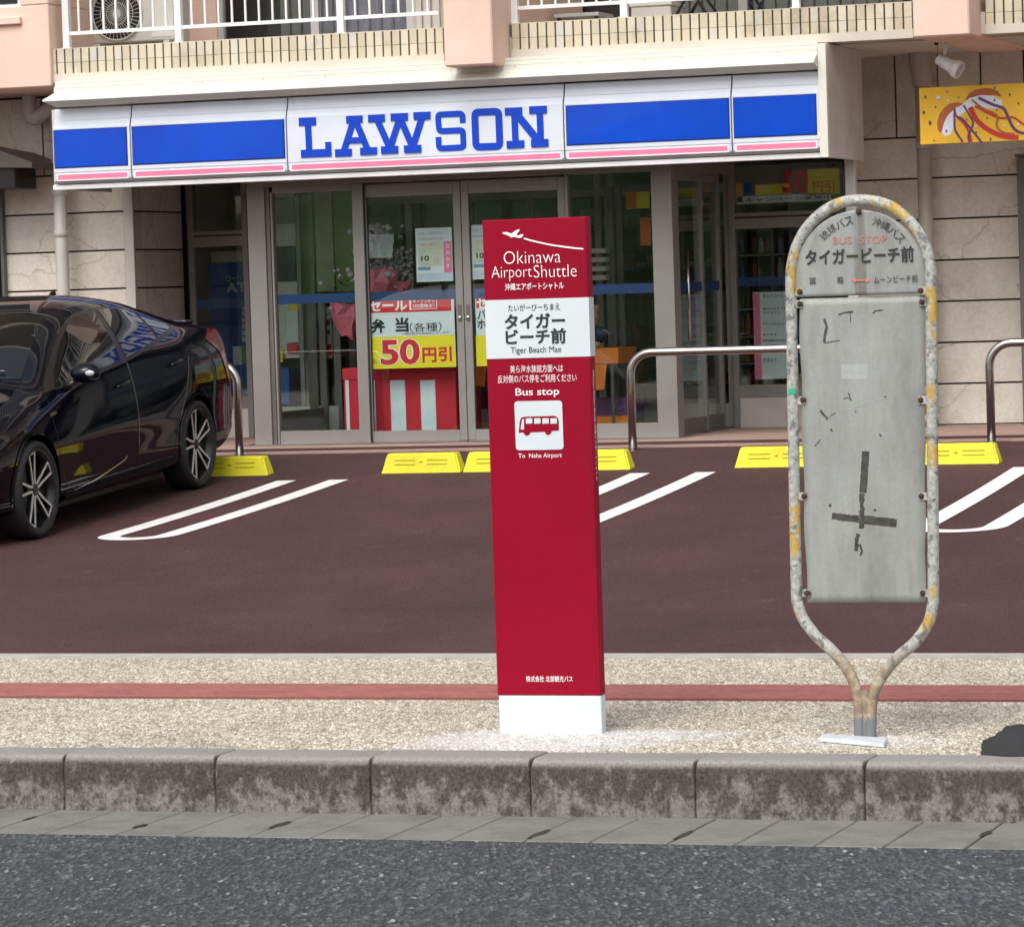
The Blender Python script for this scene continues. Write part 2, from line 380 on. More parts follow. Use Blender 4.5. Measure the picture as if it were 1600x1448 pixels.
def peeling(name='peeling_paint'):
    """old yellow paint, mostly gone, over chalky primer and zinc, with rust near the ground"""
    m, nt, b = newmat(name); v = vec(nt)
    n1 = noise(nt, vec(nt, 'pos', (1, 1, .55)), 9, 9, .72); n2 = noise(nt, v, 60, 6, .75); n3 = noise(nt, v, 24, 7, .7)
    prim = ramp(nt, n2, [(.25, (.15, .155, .15)), (.5, (.38, .385, .36)), (.72, (.60, .59, .54))])
    yel = ramp(nt, n2, [(.3, (.40, .26, .05)), (.7, (.56, .38, .08))])
    c = mixc(nt, ramp(nt, n1, [(.55, (0,)*3), (.565, (1,)*3)]), prim, yel)
    c = mixc(nt, ramp(nt, n3, [(.42, (1,)*3), (.45, (0,)*3)]), c, (.16, .165, .165))
    pz = nt.nodes.new('ShaderNodeSeparateXYZ'); nt.links.new(nt.nodes.new('ShaderNodeNewGeometry').outputs['Position'], pz.inputs[0])
    zz = nt.nodes.new('ShaderNodeMath'); zz.operation = 'ADD'; nt.links.new(pz.outputs[2], zz.inputs[0])
    hf = nt.nodes.new('ShaderNodeMath'); hf.operation = 'MULTIPLY'; hf.inputs[1].default_value = .16; nt.links.new(n3, hf.inputs[0]); nt.links.new(hf.outputs[0], zz.inputs[1])
    low = ramp(nt, zz.outputs[0], [(.29, (1,)*3), (.43, (0,)*3)])
    lowc = ramp(nt, n3, [(.35, (.17, .155, .135)), (.5, (.29, .205, .13)), (.62, (.42, .38, .31))])
    bare = mixc(nt, low, c, lowc)
    foot = ramp(nt, zz.outputs[0], [(.135, (1,)*3), (.165, (0,)*3)])
    bare = mixc(nt, foot, bare, (.17, .18, .19))
    nt.links.new(bare, b.inputs['Base Color']); b.inputs['Roughness'].default_value = .6
    bump(nt, b, n1, .5, .004); return m
def sheet_mat(run=0):
    m, nt, b = newmat('weathered_sheet'); v = vec(nt)
    n1 = noise(nt, vec(nt, 'pos', (1.6, 1, .45)), 3.4, 8, .65); n2 = noise(nt, v, 70, 6, .75)
    st = noise(nt, vec(nt, 'pos', (6, 1, .35)), 5.5, 6, .65)
    c = ramp(nt, n1, [(.3, (.20, .202, .19)), (.5, (.285, .30, .29)), (.7, (.345, .365, .355))])
    c = mixc(nt, 1.0, c, ramp(nt, n2, [(.3, (.90,)*3), (.7, (1.05,)*3)]), 'MULTIPLY')
    c = mixc(nt, 1.0, c, ramp(nt, st, [(.3, (.92, .91, .87)), (.55, (1,)*3)]), 'MULTIPLY')
    if run:      # dirt run down the middle from the top bolt
        sx = nt.nodes.new('ShaderNodeSeparateXYZ'); nt.links.new(v, sx.inputs[0])
        def mth(op, a, b_=None, c_=None):
            q = nt.nodes.new('ShaderNodeMath'); q.operation = op
            for i_, val in enumerate((a, b_, c_)):
                if val is None: continue
                if hasattr(val, 'default_value'): nt.links.new(val, q.inputs[i_])
                else: q.inputs[i_].default_value = val
            return q.outputs[0]
        d = mth('ABSOLUTE', mth('SUBTRACT', sx.outputs[0], run)); d = mth('ADD', d, mth('MULTIPLY', mth('SUBTRACT', st, .5), .10))
        f = ramp(nt, mth('MULTIPLY', d, 10), [(.05, (.62, .59, .55)), (.28, (1,)*3)])
        c = mixc(nt, 1.0, c, f, 'MULTIPLY')
    nt.links.new(c, b.inputs['Base Color']); b.inputs['Roughness'].default_value = .5
    bump(nt, b, n1, .15, .01); return m
def glass(name, tint=(.90, .94, .93), boost=1.0):
    m = bpy.data.materials.new(name); m.use_nodes = True; nt = m.node_tree; nt.nodes.clear()
    o = nt.nodes.new('ShaderNodeOutputMaterial'); mx = nt.nodes.new('ShaderNodeMixShader')
    tr = nt.nodes.new('ShaderNodeBsdfTransparent'); gl = nt.nodes.new('ShaderNodeBsdfGlossy')
    n = noise(nt, vec(nt), .35, 3)
    tr.inputs[0].default_value = tint+(1,); gl.inputs['Roughness'].default_value = .015
    nt.links.new(ramp(nt, n, [(.3, (.86,)*3), (.7, (.95,)*3)]), gl.inputs[0])
    # mirror share of a thin pane (Schlick), the same from either side
    g_ = nt.nodes.new('ShaderNodeNewGeometry'); dt = nt.nodes.new('ShaderNodeVectorMath'); dt.operation = 'DOT_PRODUCT'
    nt.links.new(g_.outputs['Normal'], dt.inputs[0]); nt.links.new(g_.outputs['Incoming'], dt.inputs[1])
    def mth(op, a, b_=None, c_=None):
        q = nt.nodes.new('ShaderNodeMath'); q.operation = op
        for i_, val in enumerate((a, b_, c_)):
            if val is None: continue
            if hasattr(val, 'default_value'): nt.links.new(val, q.inputs[i_])
            else: q.inputs[i_].default_value = val
        return q.outputs[0]
    ab = mth('ABSOLUTE', dt.outputs['Value']); p5 = mth('POWER', mth('SUBTRACT', 1.0, ab), 5.0); fac = mth('MULTIPLY_ADD', p5, .93, .058)
    bp = N(nt, 'ShaderNodeBump', Strength=.02, Distance=.02); nt.links.new(noise(nt, vec(nt), 1.3, 2), bp.inputs['Height'])
    nt.links.new(bp.outputs[0], gl.inputs['Normal'])
    nt.links.new(fac, mx.inputs[0]); nt.links.new(tr.outputs[0], mx.inputs[1]); nt.links.new(gl.outputs[0], mx.inputs[2])
    nt.links.new(mx.outputs[0], o.inputs[0]); return m
def paint_line():
    m, nt, b = newmat('road_paint'); v = vec(nt)
    n1 = noise(nt, v, 14, 8, .75)
    c = ramp(nt, n1, [(.27, (.30, .24, .23)), (.35, (.64, .63, .62)), (.5, (.76, .76, .75)), (.7, (.82, .82, .81))])
    nt.links.new(c, b.inputs['Base Color']); b.inputs['Roughness'].default_value = .7; bump(nt, b, noise(nt, v, 160, 3), .3, .002); return m
def added_hill_mat():
    m, nt, b = newmat('added_wooded_slope'); v = vec(nt)
    c = ramp(nt, noise(nt, v, 1.1, 8, .75), [(.3, (.012, .022, .008)), (.5, (.045, .075, .025)), (.7, (.11, .15, .05))])
    nt.links.new(c, b.inputs['Base Color']); b.inputs['Roughness'].default_value = .9; return m

M['asphalt'] = asphalt(); M['aggregate'] = aggregate(); M['kerb'] = kerb_mat(); M['lot'] = lot_mat()
M['gutter'] = concrete('gutter_concrete', (.205, .205, .185), .66, 4)
M['pale_concrete'] = concrete('pale_concrete', (.46, .44, .40), .75, 5)
M['patch'] = concrete('rough_cement', (.74, .73, .70), .62, 9, 75)
M['black_asphalt'] = plain('fresh_asphalt', (.022, .022, .024), .8, var=.5, vs=60, bs=90, bd=.01)
M['ground'] = concrete('ground_soil', (.22, .20, .17), .7, .4, 5)
M['red_tile'] = concrete('red_resin', (.36, .13, .115), .8, 5, 60)
M['stone'] = stone_mat(); M['joint'] = plain('dark_joint', (.035, .026, .024), .9)
M['tile'] = tile_mat(); M['grout'] = plain('tile_grout', (.07, .055, .042), .9)
M['salmon'] = plain('salmon_render', (.75, .545, .455), .85, var=.09, vs=1.6, bs=90, bd=.002)
M['offwhite'] = plain('offwhite_flashing', (.68, .68, .60), .5, var=.05, vs=1.5)
M['soffit'] = plain('soffit_render', (.60, .55, .48), .85, var=.1, vs=1.5)
M['deck'] = concrete('pink_deck', (.40, .27, .225), .82, 2.5, 80)
M['paint'] = paint_line()
M['white_rail'] = plain('white_enamel', (.78, .79, .80), .35)
M['sign_white'] = plain('sign_acrylic', (.66, .71, .79), .18, var=.03, coat=.5)
M['sign_blue'] = plain('sign_blue', (.0, .058, .52), .14, var=.14, vs=1.3, coat=.25, spec=.3)
M['letter_blue'] = plain('letter_blue', (.002, .05, .50), .35, var=.04, spec=.3)
M['sign_edge'] = plain('sign_blue_edge', (.004, .02, .20), .4)
M['sign_pink'] = plain('sign_pink', (.78, .20, .36), .35, var=.06)
M['sign_white2'] = plain('sign_trim_white', (.80, .80, .82), .3)
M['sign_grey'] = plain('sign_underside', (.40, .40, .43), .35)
M['end_panel'] = plain('end_panel', (.56, .53, .50), .5)
M['frame'] = plain('bronze_aluminium', (.212, .205, .192), .42, .1, var=.08, bs=0)
M['frame_d'] = plain('dark_frame', (.12, .11, .105), .45, .15)
M['rubber'] = plain('black_gasket', (.012, .012, .012), .6)
M['glass'] = glass('shop_glass'); M['glass_in'] = glass('inner_glass', (.85, .9, .88))
M['steel'] = plain('brushed_steel', (.50, .48, .46), .24, 1.0, var=.12, vs=8)
M['yellow'] = scuffed('yellow_block', (.76, .70, .025), (.30, .27, .06))
M['yellow_d'] = plain('yellow_block_groove', (.42, .37, .01), .6)
M['crimson'] = plain('crimson_sheet', (.265, .0005, .018), .5, var=.05, vs=1.1, spec=.15)
M['crimson_d'] = plain('crimson_edge', (.17, .004, .015), .35)
M['white_sheet'] = plain('white_sheet', (.61, .67, .70), .35, var=.03)
M['ink'] = plain('black_ink', (.018, .02, .025), .5)
M['white_ink'] = plain('white_ink', (.86, .80, .80), .5)
M['red_ink'] = plain('red_ink', (.62, .035, .02), .5); M['pink_ink'] = plain('faded_red_ink', (.60, .17, .15), .6)
M['peel'] = peeling(); M['sheet'] = sheet_mat()
M['rust'] = plain('rusty_bolt', (.055, .028, .018), .8, var=.5, vs=80)
M['black_tape'] = plain('tape_residue', (.05, .048, .045), .7, var=.6, vs=40)
M['stopplate'] = plain('white_plate', (.62, .66, .72), .4, var=.12, vs=14)
M['poster_white'] = plain('poster_paper', (.66, .70, .73), .5, var=.03)
M['poster_yellow'] = plain('poster_yellow', (.78, .66, .02), .5, var=.04)
M['poster_red'] = plain('poster_red', (.60, .02, .035), .5, var=.05)
M['cloth_red'] = plain('cloth_red', (.52, .012, .03), .6, var=.08); M['cloth_white'] = plain('cloth_white', (.62, .70, .74), .6)
M['orange'] = plain('orange_cloth', (.70, .20, .02), .6)
M['blue_line'] = plain('blue_glass_line', (.006, .038, .15), .5)
M['atm_blue'] = plain('machine_blue', (.010, .085, .34), .35)
M['grey_text'] = plain('grey_print', (.48, .52, .56), .5)
M['interior'] = plain('interior_wall', (.62, .64, .62), .7); M['interior_d'] = plain('interior_dark', (.07, .07, .075), .7)
M['green'] = plain('green_panel', (.17, .29, .08), .5, var=.3, vs=2)
M['black_paint'] = plain('black_car_paint', (.003, .004, .008), .3, var=.1, coat=.72, spec=0)
M['car_glass'] = plain('tinted_glass', (.005, .006, .007), .03, var=.1, coat=0, spec=.55)
M['tyre'] = plain('tyre_rubber', (.016, .016, .017), .75, bs=60, bd=.002)
M['rim_silver'] = plain('machined_alloy', (.66, .66, .64), .38, .35); M['rim_black'] = plain('black_alloy', (.012, .012, .013), .3)
M['lamp_red'] = plain('red_lens', (.13, .003, .006), .12, coat=.35, spec=.3); M['lens'] = plain('clear_lens', (.45, .47, .5), .08, coat=1.0)
M['trim_black'] = plain('black_trim', (.008, .008, .009), .35); M['chrome'] = plain('chrome', (.7, .7, .7), .12, 1.0)
M['upvc'] = plain('window_frame_grey', (.50, .50, .50), .4)
M['pvc'] = plain('pipe_beige', (.46, .42, .38), .45); M['pvc_l'] = plain('pipe_pale', (.58, .57, .53), .45)
M['curtain'] = plain('lilac_curtain', (.22, .19, .28), .8, var=.25, vs=9)
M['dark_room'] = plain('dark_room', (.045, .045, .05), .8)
M['ac'] = plain('unit_casing', (.50, .48, .44), .45)
M['banner'] = plain('banner_yellow', (.80, .46, .015), .5, var=.06)
M['ban_orange'] = plain('banner_rust', (.42, .10, .02), .5); M['ban_white'] = plain('banner_white', (.70, .74, .80), .5)
M['ban_purple'] = plain('banner_purple', (.10, .035, .13), .5); M['ban_red'] = plain('banner_red', (.55, .02, .015), .5)
M['pink_wrap'] = plain('pink_wrap', (.65, .16, .22), .3, var=.2, vs=20); M['flower'] = plain('pale_flowers', (.55, .50, .58), .7, var=.4, vs=30)
M['leaf'] = plain('leaves', (.05, .10, .03), .6, var=.5, vs=20)
M['teal'] = plain('green_sticker', (.02, .38, .22), .5)
M['added_hill'] = added_hill_mat()
# ---------------------------------------------------------------- ground, road, pavement, car park
def sheet(name, x0, x1, y0, y1, z, m, kind='structure'):
    return mesh(name, [(x0, y0, z), (x1, y0, z), (x1, y1, z), (x0, y1, z)], [(0, 1, 2, 3)], m, kind=kind)
sheet('ground', -300, 300, -300, 300, -.34, M['ground'])
sheet('road', -60, 60, 2.2, 12.30, -.205, M['asphalt'])
sheet('far_pavement', -60, 60, -6, 2.2, -.02, M['aggregate'])
# unseen wooded slope, added to give glass and car something dark to reflect
vs, fs = [], []
nx, ny = 60, 14
for j in range(ny+1):
    for i in range(nx+1):
        x = -70+140*i/nx; t = j/ny
        h = 4.6*math.sin(t*math.pi/2)**.8
        vs.append((x+random.uniform(-.8, .8), -13-t*14+random.uniform(-.6, .6), -.3+h*(1+.22*math.sin(x*.21)+.15*math.sin(x*.57+1))+random.uniform(-.6, .6)*min(1, t*5)))
for j in range(ny):
    for i in range(nx):
        a = j*(nx+1)+i; fs.append((a, a+1, a+nx+2, a+nx+1))
mesh('added_hillside', vs, fs, M['added_hill'], smooth=True, kind='structure')

# gutter of precast pieces with joints, half grooves and slots
gut = sheet('gutter', -40, 30, 12.28, 12.885, -.235, M['joint'])
XG0 = X(20, 1290, 12.5) - 12*.5
def gutter_mesh(v):
    bm = bmesh.new(); L = .494
    cut = L*.46
    for a, b in ((0, cut-.003), (cut+.003, L)):
        add_box(bm, a-L/2, b-L/2, -.297, .297, -.015, .015, .004)
    if v:   # lifting slot, broken out
        pass
    me = bpy.data.meshes.new('gutter_block'); bm.to_mesh(me); bm.free(); me.materials.append(M['gutter']); return me
gm = gutter_mesh(0)
for i in range(26):
    xc = XG0+i*.5
    place('gutter_block', gm, (xc+.25, 12.582, -.217+random.uniform(-.0015, .0015)), gut)
    if 8 < i < 24 and random.random() < .72:
        bm = bmesh.new()
        x = xc; y = 12.55+random.uniform(-.12, .12); w = random.uniform(.003, .016); l = random.uniform(.03, .12)
        pts = [(x-w, y-l), (x+w*.3, y-l*.9), (x+w*1.6, y), (x+w, y+l*.8), (x-w*.6, y+l), (x-w*1.4, y+l*.1)]
        vsl = [bm.verts.new((p[0], p[1], -.2005)) for p in pts]; bm.faces.new(vsl)
        bm_obj('slot_hole', bm, M['joint'], gut)

# kerb stones
kerb = empty('kerb', (-4, 12.97, -.2), kind='structure')
def kerb_mesh():
    prof = [(-.107, -.22), (-.104, -.05), (-.101, -.030), (-.093, -.014), (-.080, -.005), (-.064, -.001), (-.045, 0), (.108, 0), (.108, -.22)]
    L = .5965; bm = bmesh.new(); c = .006; rings = []
    for x, ins in ((-L/2, c), (-L/2+c, 0), (L/2-c, 0), (L/2, c)):
        rings.append([bm.verts.new((x, y+(ins if y < 0 else 0), z-(ins if z > -.2 else 0))) for y, z in prof])
    for a, b in zip(rings, rings[1:]):
        for k in range(len(prof)): bm.faces.new((a[k], b[k], b[(k+1) % len(prof)], a[(k+1) % len(prof)]))
    bm.faces.new(rings[0]); bm.faces.new(rings[-1][::-1]); bmesh.ops.recalc_face_normals(bm, faces=bm.faces)
    me = bpy.data.meshes.new('kerb_stone')
    for e in bm.edges: e.smooth = e.calc_face_angle(0) < R(50)
    bm.to_mesh(me); bm.free(); me.materials.append(M['kerb'])
    for p in me.polygons: p.use_smooth = True
    return me
km = kerb_mesh()
for i in range(-8, 16):
    place('kerb_stone', km, (-6.158+.6*i+.3, 12.975+random.uniform(-.003, .003), random.uniform(-.002, .002)), kerb)
box('kerb_bed', -11, 4, 12.90, 13.07, -.23, -.012, M['joint'], kerb)

pav = sheet('pavement', -40, 30, 13.082, 16.43, -.003, M['aggregate'])
box('pavement_edging', -40, 30, 16.432, 16.60, -.1, .004, M['pale_concrete'], kind='structure')
# red resin band with grooves
rb = empty('guide_band', (-4, 15, 0), kind='structure')
bm = bmesh.new()
y0, y1 = 14.75, 15.28
box('band_bed', -40, 30, y0, y1, -.012, .002, plain('dull_red_bed', (.20, .07, .065), .9), rb)
for k in range(6):
    yy = y0+.045+k*.088
    add_box(bm, -40, 30, yy-.029, yy+.029, .0021, .0080, .001)
bm_obj('ribbed_strip', bm, M['red_tile'], rb)
# cement smeared round the foot of the red sign, foot of the old sign, dark patch
def blotch(name, pts, z, m, sub=4, jit=.012, h=.004):
    P = [atz(x, y, 0) for x, y in pts]; Q = []
    for i in range(len(P)):
        a, b = P[i], P[(i+1) % len(P)]
        for j in range(sub):
            p = a.lerp(b, j/sub); Q.append((p.x+random.uniform(-jit, jit), p.y+random.uniform(-jit*2.4, jit*2.4)))
    bm = bmesh.new(); t = [bm.verts.new((x, y, z+h)) for x, y in Q]; b_ = [bm.verts.new((x+0, y, z-.01)) for x, y in Q]
    bm.faces.new(t)
    for i in range(len(Q)): bm.faces.new((t[i], b_[i], b_[(i+1) % len(Q)], t[(i+1) % len(Q)]))
    bmesh.ops.triangulate(bm, faces=[f for f in bm.faces if len(f.verts) > 4]); bmesh.ops.recalc_face_normals(bm, faces=bm.faces)
    return bm_obj(name, bm, m, kind='structure')
0 and blotch('cement_patch', [(690, 1168), (725, 1152), (755, 1132), (790, 1120), (860, 1118), (950, 1122), (1015, 1124), (1045, 1130), (1010, 1146), (1000, 1166), (960, 1171), (840, 1170)], 0, M['patch'], 6)
blotch('asphalt_patch', [(1531, 1179), (1537, 1158), (1556, 1149), (1573, 1135), (1610, 1131), (1720, 1128), (1740, 1182), (1620, 1183)], 0, M['black_asphalt'], 7, .006, .004)
0 and blotch('cement_smear', [(1278, 1160), (1300, 1150), (1330, 1146), (1352, 1145), (1400, 1150), (1420, 1160), (1380, 1172), (1300, 1172)], 0, M['pale_concrete'], 5, .015, .003)

# car park: a brown surface that climbs towards the shop
def lot_z(y): return .004*max(0, y-16.6)**2 if y < 26.3 else .3764+(y-26.3)*.058
vs, fs = [], []; NY = 44
ys = [16.6+11.4*j/NY for j in range(NY+1)]
for y in ys:
    for x in (-40, 30): vs.append((x, y, lot_z(y)))
for j in range(NY): fs.append((2*j, 2*j+1, 2*j+3, 2*j+2))
mesh('car_park', vs, fs, M['lot'], kind='structure', smooth=True)
DECK = .462
box('shop_forecourt', -40, 30, 27.55, 40, -.3, DECK, M['deck'], kind='structure')

def lot_pt(x, y, lift=.005): return (x, y, lot_z(y)+lift)
def bay_mark(x0, x1, yn, yf, tilt=0):
    """two white lines joined by a round end on the road side"""
    w = .145; bm = bmesh.new(); xc = (x0+x1)/2; r = (x1-x0)/2; C = []
    for j in range(13): C.append((x0, yf-(yf-yn-r*1.0)*j/12))
    for k in range(1, 12):
        a = math.pi+math.pi*k/12; C.append((xc+r*math.cos(a), yn+r*1.0+r*1.0*math.sin(a)))
    for j in range(13): C.append((x1, yn+r*1.0+(yf-yn-r*1.0)*j/12))
    L, Q = [], []
    for i, (x, y) in enumerate(C):
        a = C[max(0, i-1)]; b = C[min(len(C)-1, i+1)]
        d = Vector((b[0]-a[0], b[1]-a[1])).normalized(); nrm = Vector((-d.y, d.x))*w/2
        L.append(bm.verts.new(lot_pt(x+nrm.x, y+nrm.y))); Q.append(bm.verts.new(lot_pt(x-nrm.x, y-nrm.y)))
    for i in range(len(C)-1): bm.faces.new((L[i], L[i+1], Q[i+1], Q[i]))
    bmesh.ops.recalc_face_normals(bm, faces=bm.faces)
    for f in bm.faces:
        if f.normal.z < 0: f.normal_flip()
    bm_obj('parking_line', bm, M['paint'], kind='structure')
bay_mark(-10.48, -10.08, 22.55, 25.75)
bay_mark(-7.875, -7.40, 22.95, 25.85)
bay_mark(-5.18, -4.73, 22.50, 25.85)
bay_mark(-13.1, -12.7, 22.5, 25.8)
bay_mark(-2.5, -2.1, 22.5, 25.8)

# wheel stops -----------------------------------------------------------------
def make_stop():
    bm = bmesh.new()
    L, D, H = .598, .15, .14; prof = [(-.30, 1.0, 0), (-.285, .92, .02), (-.262, .62, H-.01), (-.255, .58, H), (.255, .58, H), (.262, .62, H-.01), (.285, .92, .02), (.30, 1.0, 0)]
    # trapezoid along its length: front and back faces lean in
    def ring(z, dx, dy): return [bm.verts.new((sx*(L/2-dx), sy*(D/2-dy), z)) for sx, sy in ((-1, -1), (1, -1), (1, 1), (-1, 1))]
    rs = [ring(0, 0, 0), ring(.018, .003, .004), ring(H-.012, .034, .022), ring(H, .046, .034)]
    for a, b in zip(rs, rs[1:]):
        for k in range(4): bm.faces.new((a[k], a[(k+1) % 4], b[(k+1) % 4], b[k]))
    bm.faces.new(rs[-1]); bm.faces.new(rs[0][::-1])
    es = [e for e in bm.edges if abs(e.verts[0].co.z-e.verts[1].co.z) > .05]
    bmesh.ops.bevel(bm, geom=es, offset=.012, segments=2, affect='EDGES')
    me = bpy.data.meshes.new('block'); bm.to_mesh(me); bm.free(); me.materials.append(M['yellow'])
    g = bmesh.new()
    for x0, x1, z in ((-.20, -.045, .092), (-.20, -.045, .062), (.045, .20, .092), (.045, .20, .062)):
        y = -.075+.004+(z-.018)*.018/.11+.0
        add_box(g, x0, x1, y-.0035, y+.004, z-.003, z+.003)
    add_box(g, -.012, .012, -.063, -.055, .070, .084)
    mg = bpy.data.meshes.new('groove'); g.to_mesh(mg); g.free(); mg.materials.append(M['yellow_d'])
    return me, mg
SM, SG = make_stop()
def stop(px, label):
    x = X(px, 730, 26.15)
    r = empty('wheel_stop', (x, 26.17, lot_z(26.10)), label, 'wheel stop', 'yellow wheel stops in the parking bays')
    place('block', SM, WL[r.name], r); place('groove', SG, WL[r.name], r)
for px, lb in ((362, 'yellow wheel stop beside the rear wheel of the black car'),
               (661, 'leftmost yellow wheel stop of the three behind the red pillar sign'),
               (789, 'middle yellow wheel stop, half hidden by the red pillar sign'),
               (924, 'yellow wheel stop showing just right of the red pillar sign'),
               (1216, 'yellow wheel stop left of the old oval bus stop sign'),
               (1496, 'yellow wheel stop right of the old oval bus stop sign')): stop(px, lb)

# hoop barriers ---------------------------------------------------------------
def hoop(xa, xb, zt, label):
    y = 27.35; r = .16; z0 = lot_z(y); zt2 = zt; P = [(xa, y, z0)]
    P.append((xa, y, zt2-r))
    for k in range(1, 7): a = math.pi-math.pi/2*k/6; P.append((xa+r+r*math.cos(a), y, zt2-r+r*math.sin(a)))
    for k in range(0, 7): a = math.pi/2-math.pi/2*k/6; P.append((xb-r+r*math.cos(a), y, zt2-r+r*math.sin(a)))
    P.append((xb, y, z0))
    o = empty('hoop_barrier', ((xa+xb)/2, y, z0), label, 'barrier', 'steel hoop barriers in front of the shop')
    tube('rail', P, .031, M['steel'], o, 16)
    for x in (xa, xb):
        bm = bmesh.new(); lathe(bm, [(0, .055), (.006, .055), (.008, .033)], (x, y, z0-.002), Vector((0, 0, 1)), 16)
        bm_obj('base_collar', bm, M['steel'], o)
zt = Z(1100, 548, 27.35)
hoop(X(258, 640, 27.35)-1.0, X(372, 640, 27.35), zt, 'steel hoop barrier behind the tail of the black car')
hoop(X(987, 640, 27.35), X(1400, 640, 27.35), zt, 'steel hoop barrier in front of the recessed shop door')
hoop(X(1548, 640, 27.35), X(1960, 640, 27.35), zt, 'steel hoop barrier at the right edge by the stone wall')
# ---------------------------------------------------------------- the building
YB, YC, YG, YL, YR = 28.4, 28.0, 30.7, 29.65, 30.45     # balcony front, column front, recessed glazing, left and right stone walls
bld = empty('apartment_building', (-9, 30, DECK), 'salmon apartment block with tiled balconies above a stone clad shop front', 'building')
ZS = Z(1400, 60, YB)            # underside of the balcony slab
ZT0, ZT1 = Z(760, 86, YB), Z(760, 40, YB)
ZT0 = (Z(78, 121, YB)+Z(1425, 52, YB))/2; ZT1 = ZT0+.225
XE = 2.0
# stone cladding: courses of slabs with dark recessed joints
def stones(xa, xb, Y, z_top, courses, name, vert0, LS=1.2, LO=0):
    w = box(name, xa, xb, Y+.022, Y+.35, DECK-.1, z_top, M['joint'], bld)
    g = .007
    for k, (zb, zt_) in enumerate(courses):
        Ls = vert0 if k == 0 else LS
        x = xa - (0 if k == 0 else LO)
        while x < xb-.02:
            x2 = min(x+Ls, xb); x1 = max(x, xa)
            if x2-x1 > .05:
                box('stone_slab', x1+g, x2-g, Y+random.uniform(-.002, .002), Y+.03, zb+g, zt_-g, M['stone'], w, .003)
            x += Ls
    return w
XL1 = X(193, 300, YL)
lc = [Z(120, y, YL) for y in (150, 273, 333, 393)]; d = lc[2]-lc[3]
cz = [(lc[1], lc[0])]; z = lc[1]
while z > DECK: cz.append((max(DECK, z-d), z)); z -= d
stones(XL1-6.0, XL1, YL, ZS, cz, 'stone_wall', .48, 1.5, 0)
# return wall of the left recess, seen edge on
wret = box('return_wall', XL1-.12, XL1-.012, YL+.40, YG+.25, DECK, ZS, M['joint'], bld)
for (zb, zt_) in cz:
    for ya, yb in ((YL+.02, YL+.32), (YL+.32, YG+.1)):
        box('stone_slab', XL1-.013, XL1+.016, ya+.005, yb-.005, zb+.007, zt_-.007, M['stone'], wret, .003)
box('corner_trim', XL1+.0, XL1+.085, YL-.02, YL+.015, DECK, ZS, M['pvc_l'], bld, .004)
XR0 = X(1340, 400, YR)
rc = [Z(1400, y, YR) for y in (86, 216, 277, 340)]; d = (rc[1]-DECK)/7
cz2 = [(rc[1], rc[0])]+[(rc[1]-d*(k+1), rc[1]-d*k) for k in range(7)]
stones(XR0, XR0+5.5, YR, ZS, cz2, 'stone_wall', .345, 1.5, 1.5-(X(1448, 400, YR)-XR0))
XE2 = X(1600, 450, YR-.2)
# slab over the forecourt, upper storey
YW = 30.3
box('balcony_slab', -20, XE, YB+.02, 31.2, ZS, ZS+.16, M['soffit'], bld)
box('soffit_board', -20, XE, YB+.3, 30.9, ZS-.012, ZS-.002, M['soffit'], bld)
box('balcony_deck', -20, XE, YB+.25, YW+.2, ZS+.161, ZT1-.03, M['soffit'], bld)
# parapet with two rows of tiles
def parapet(pa, pb):
    xa, xb = X(pa, 100, YB), X(pb, 60, YB)
    w = box('balcony_wall', xa, xb, YB+.012, YB+.22, ZS+.07, ZT1-.004, M['grout'], bld)
    n = round((xb-xa)/.0707); p = (xb-xa)/n
    for r in range(2):
        z0 = ZT0+.004+r*.112
        me = None
        for i in range(n):
            if me is None:
                t = box('tile', xa+i*p+.0065, xa+(i+1)*p-.0065, YB, YB+.014, z0, z0+.1095, M['tile'], w, .0015); me = t.data
            else: place('tile', me, (xa+(i+.5)*p, YB+.007+random.uniform(-.0008, .0008), z0+.05425), w)
    box('coping', xa, xb, YB+.0, YB+.23, ZT1-.003, ZT1+.004, M['tile'], w)
    box('drip_edge', xa, xb, YB-.004, YB+.06, ZS-.004, ZS+.062, M['soffit'], w)
parapet(76, 693); parapet(800, 1427); parapet(1541, 1900)
# salmon columns
def column(pa, pb, pym, Y, name='column'):
    zb = Z((pa+pb)/2, pym, Y)
    xa = X(pa, 60, Y); xb = X(pb, 60, Y)
    c = box(name, xa, xb, Y, YW, zb, zb+3.2, M['salmon'], bld, .012)
column(693, 769, 103, YC); column(1427, 1515, 57, YC)
# left salmon wall with a window
xs1 = X(77, 60, YB-.05)
zsl = Z(40, 137, YB-.05)
box('salmon_wall', xs1-5, xs1, YB-.05, YW+.3, zsl, zsl+.95-.3, M['salmon'], bld, .008)
box('salmon_wall', X(31, 10, YB-.05), xs1, YB-.05, YW+.3, zsl+.65+.002, zsl+3, M['salmon'], bld, .008)
wd = box('window', xs1-1.4, X(31, 10, YB-.05)-.002, YB-.03, YB+.02, Z(20, 15, YB-.05), zsl+2.2, M['white_rail'], bld)
box('pane', xs1-1.3, X(26, 10, YB-.05), YB-.035, YB-.031, Z(20, 6, YB-.05), zsl+2.1, M['car_glass'], wd)
box('window_sill', xs1-1.5, X(34, 30, YB-.05), YB-.09, YB-.052, Z(20, 33, YB-.05)-.03, Z(20, 27, YB-.05)-.0, M['salmon'], bld, .006)
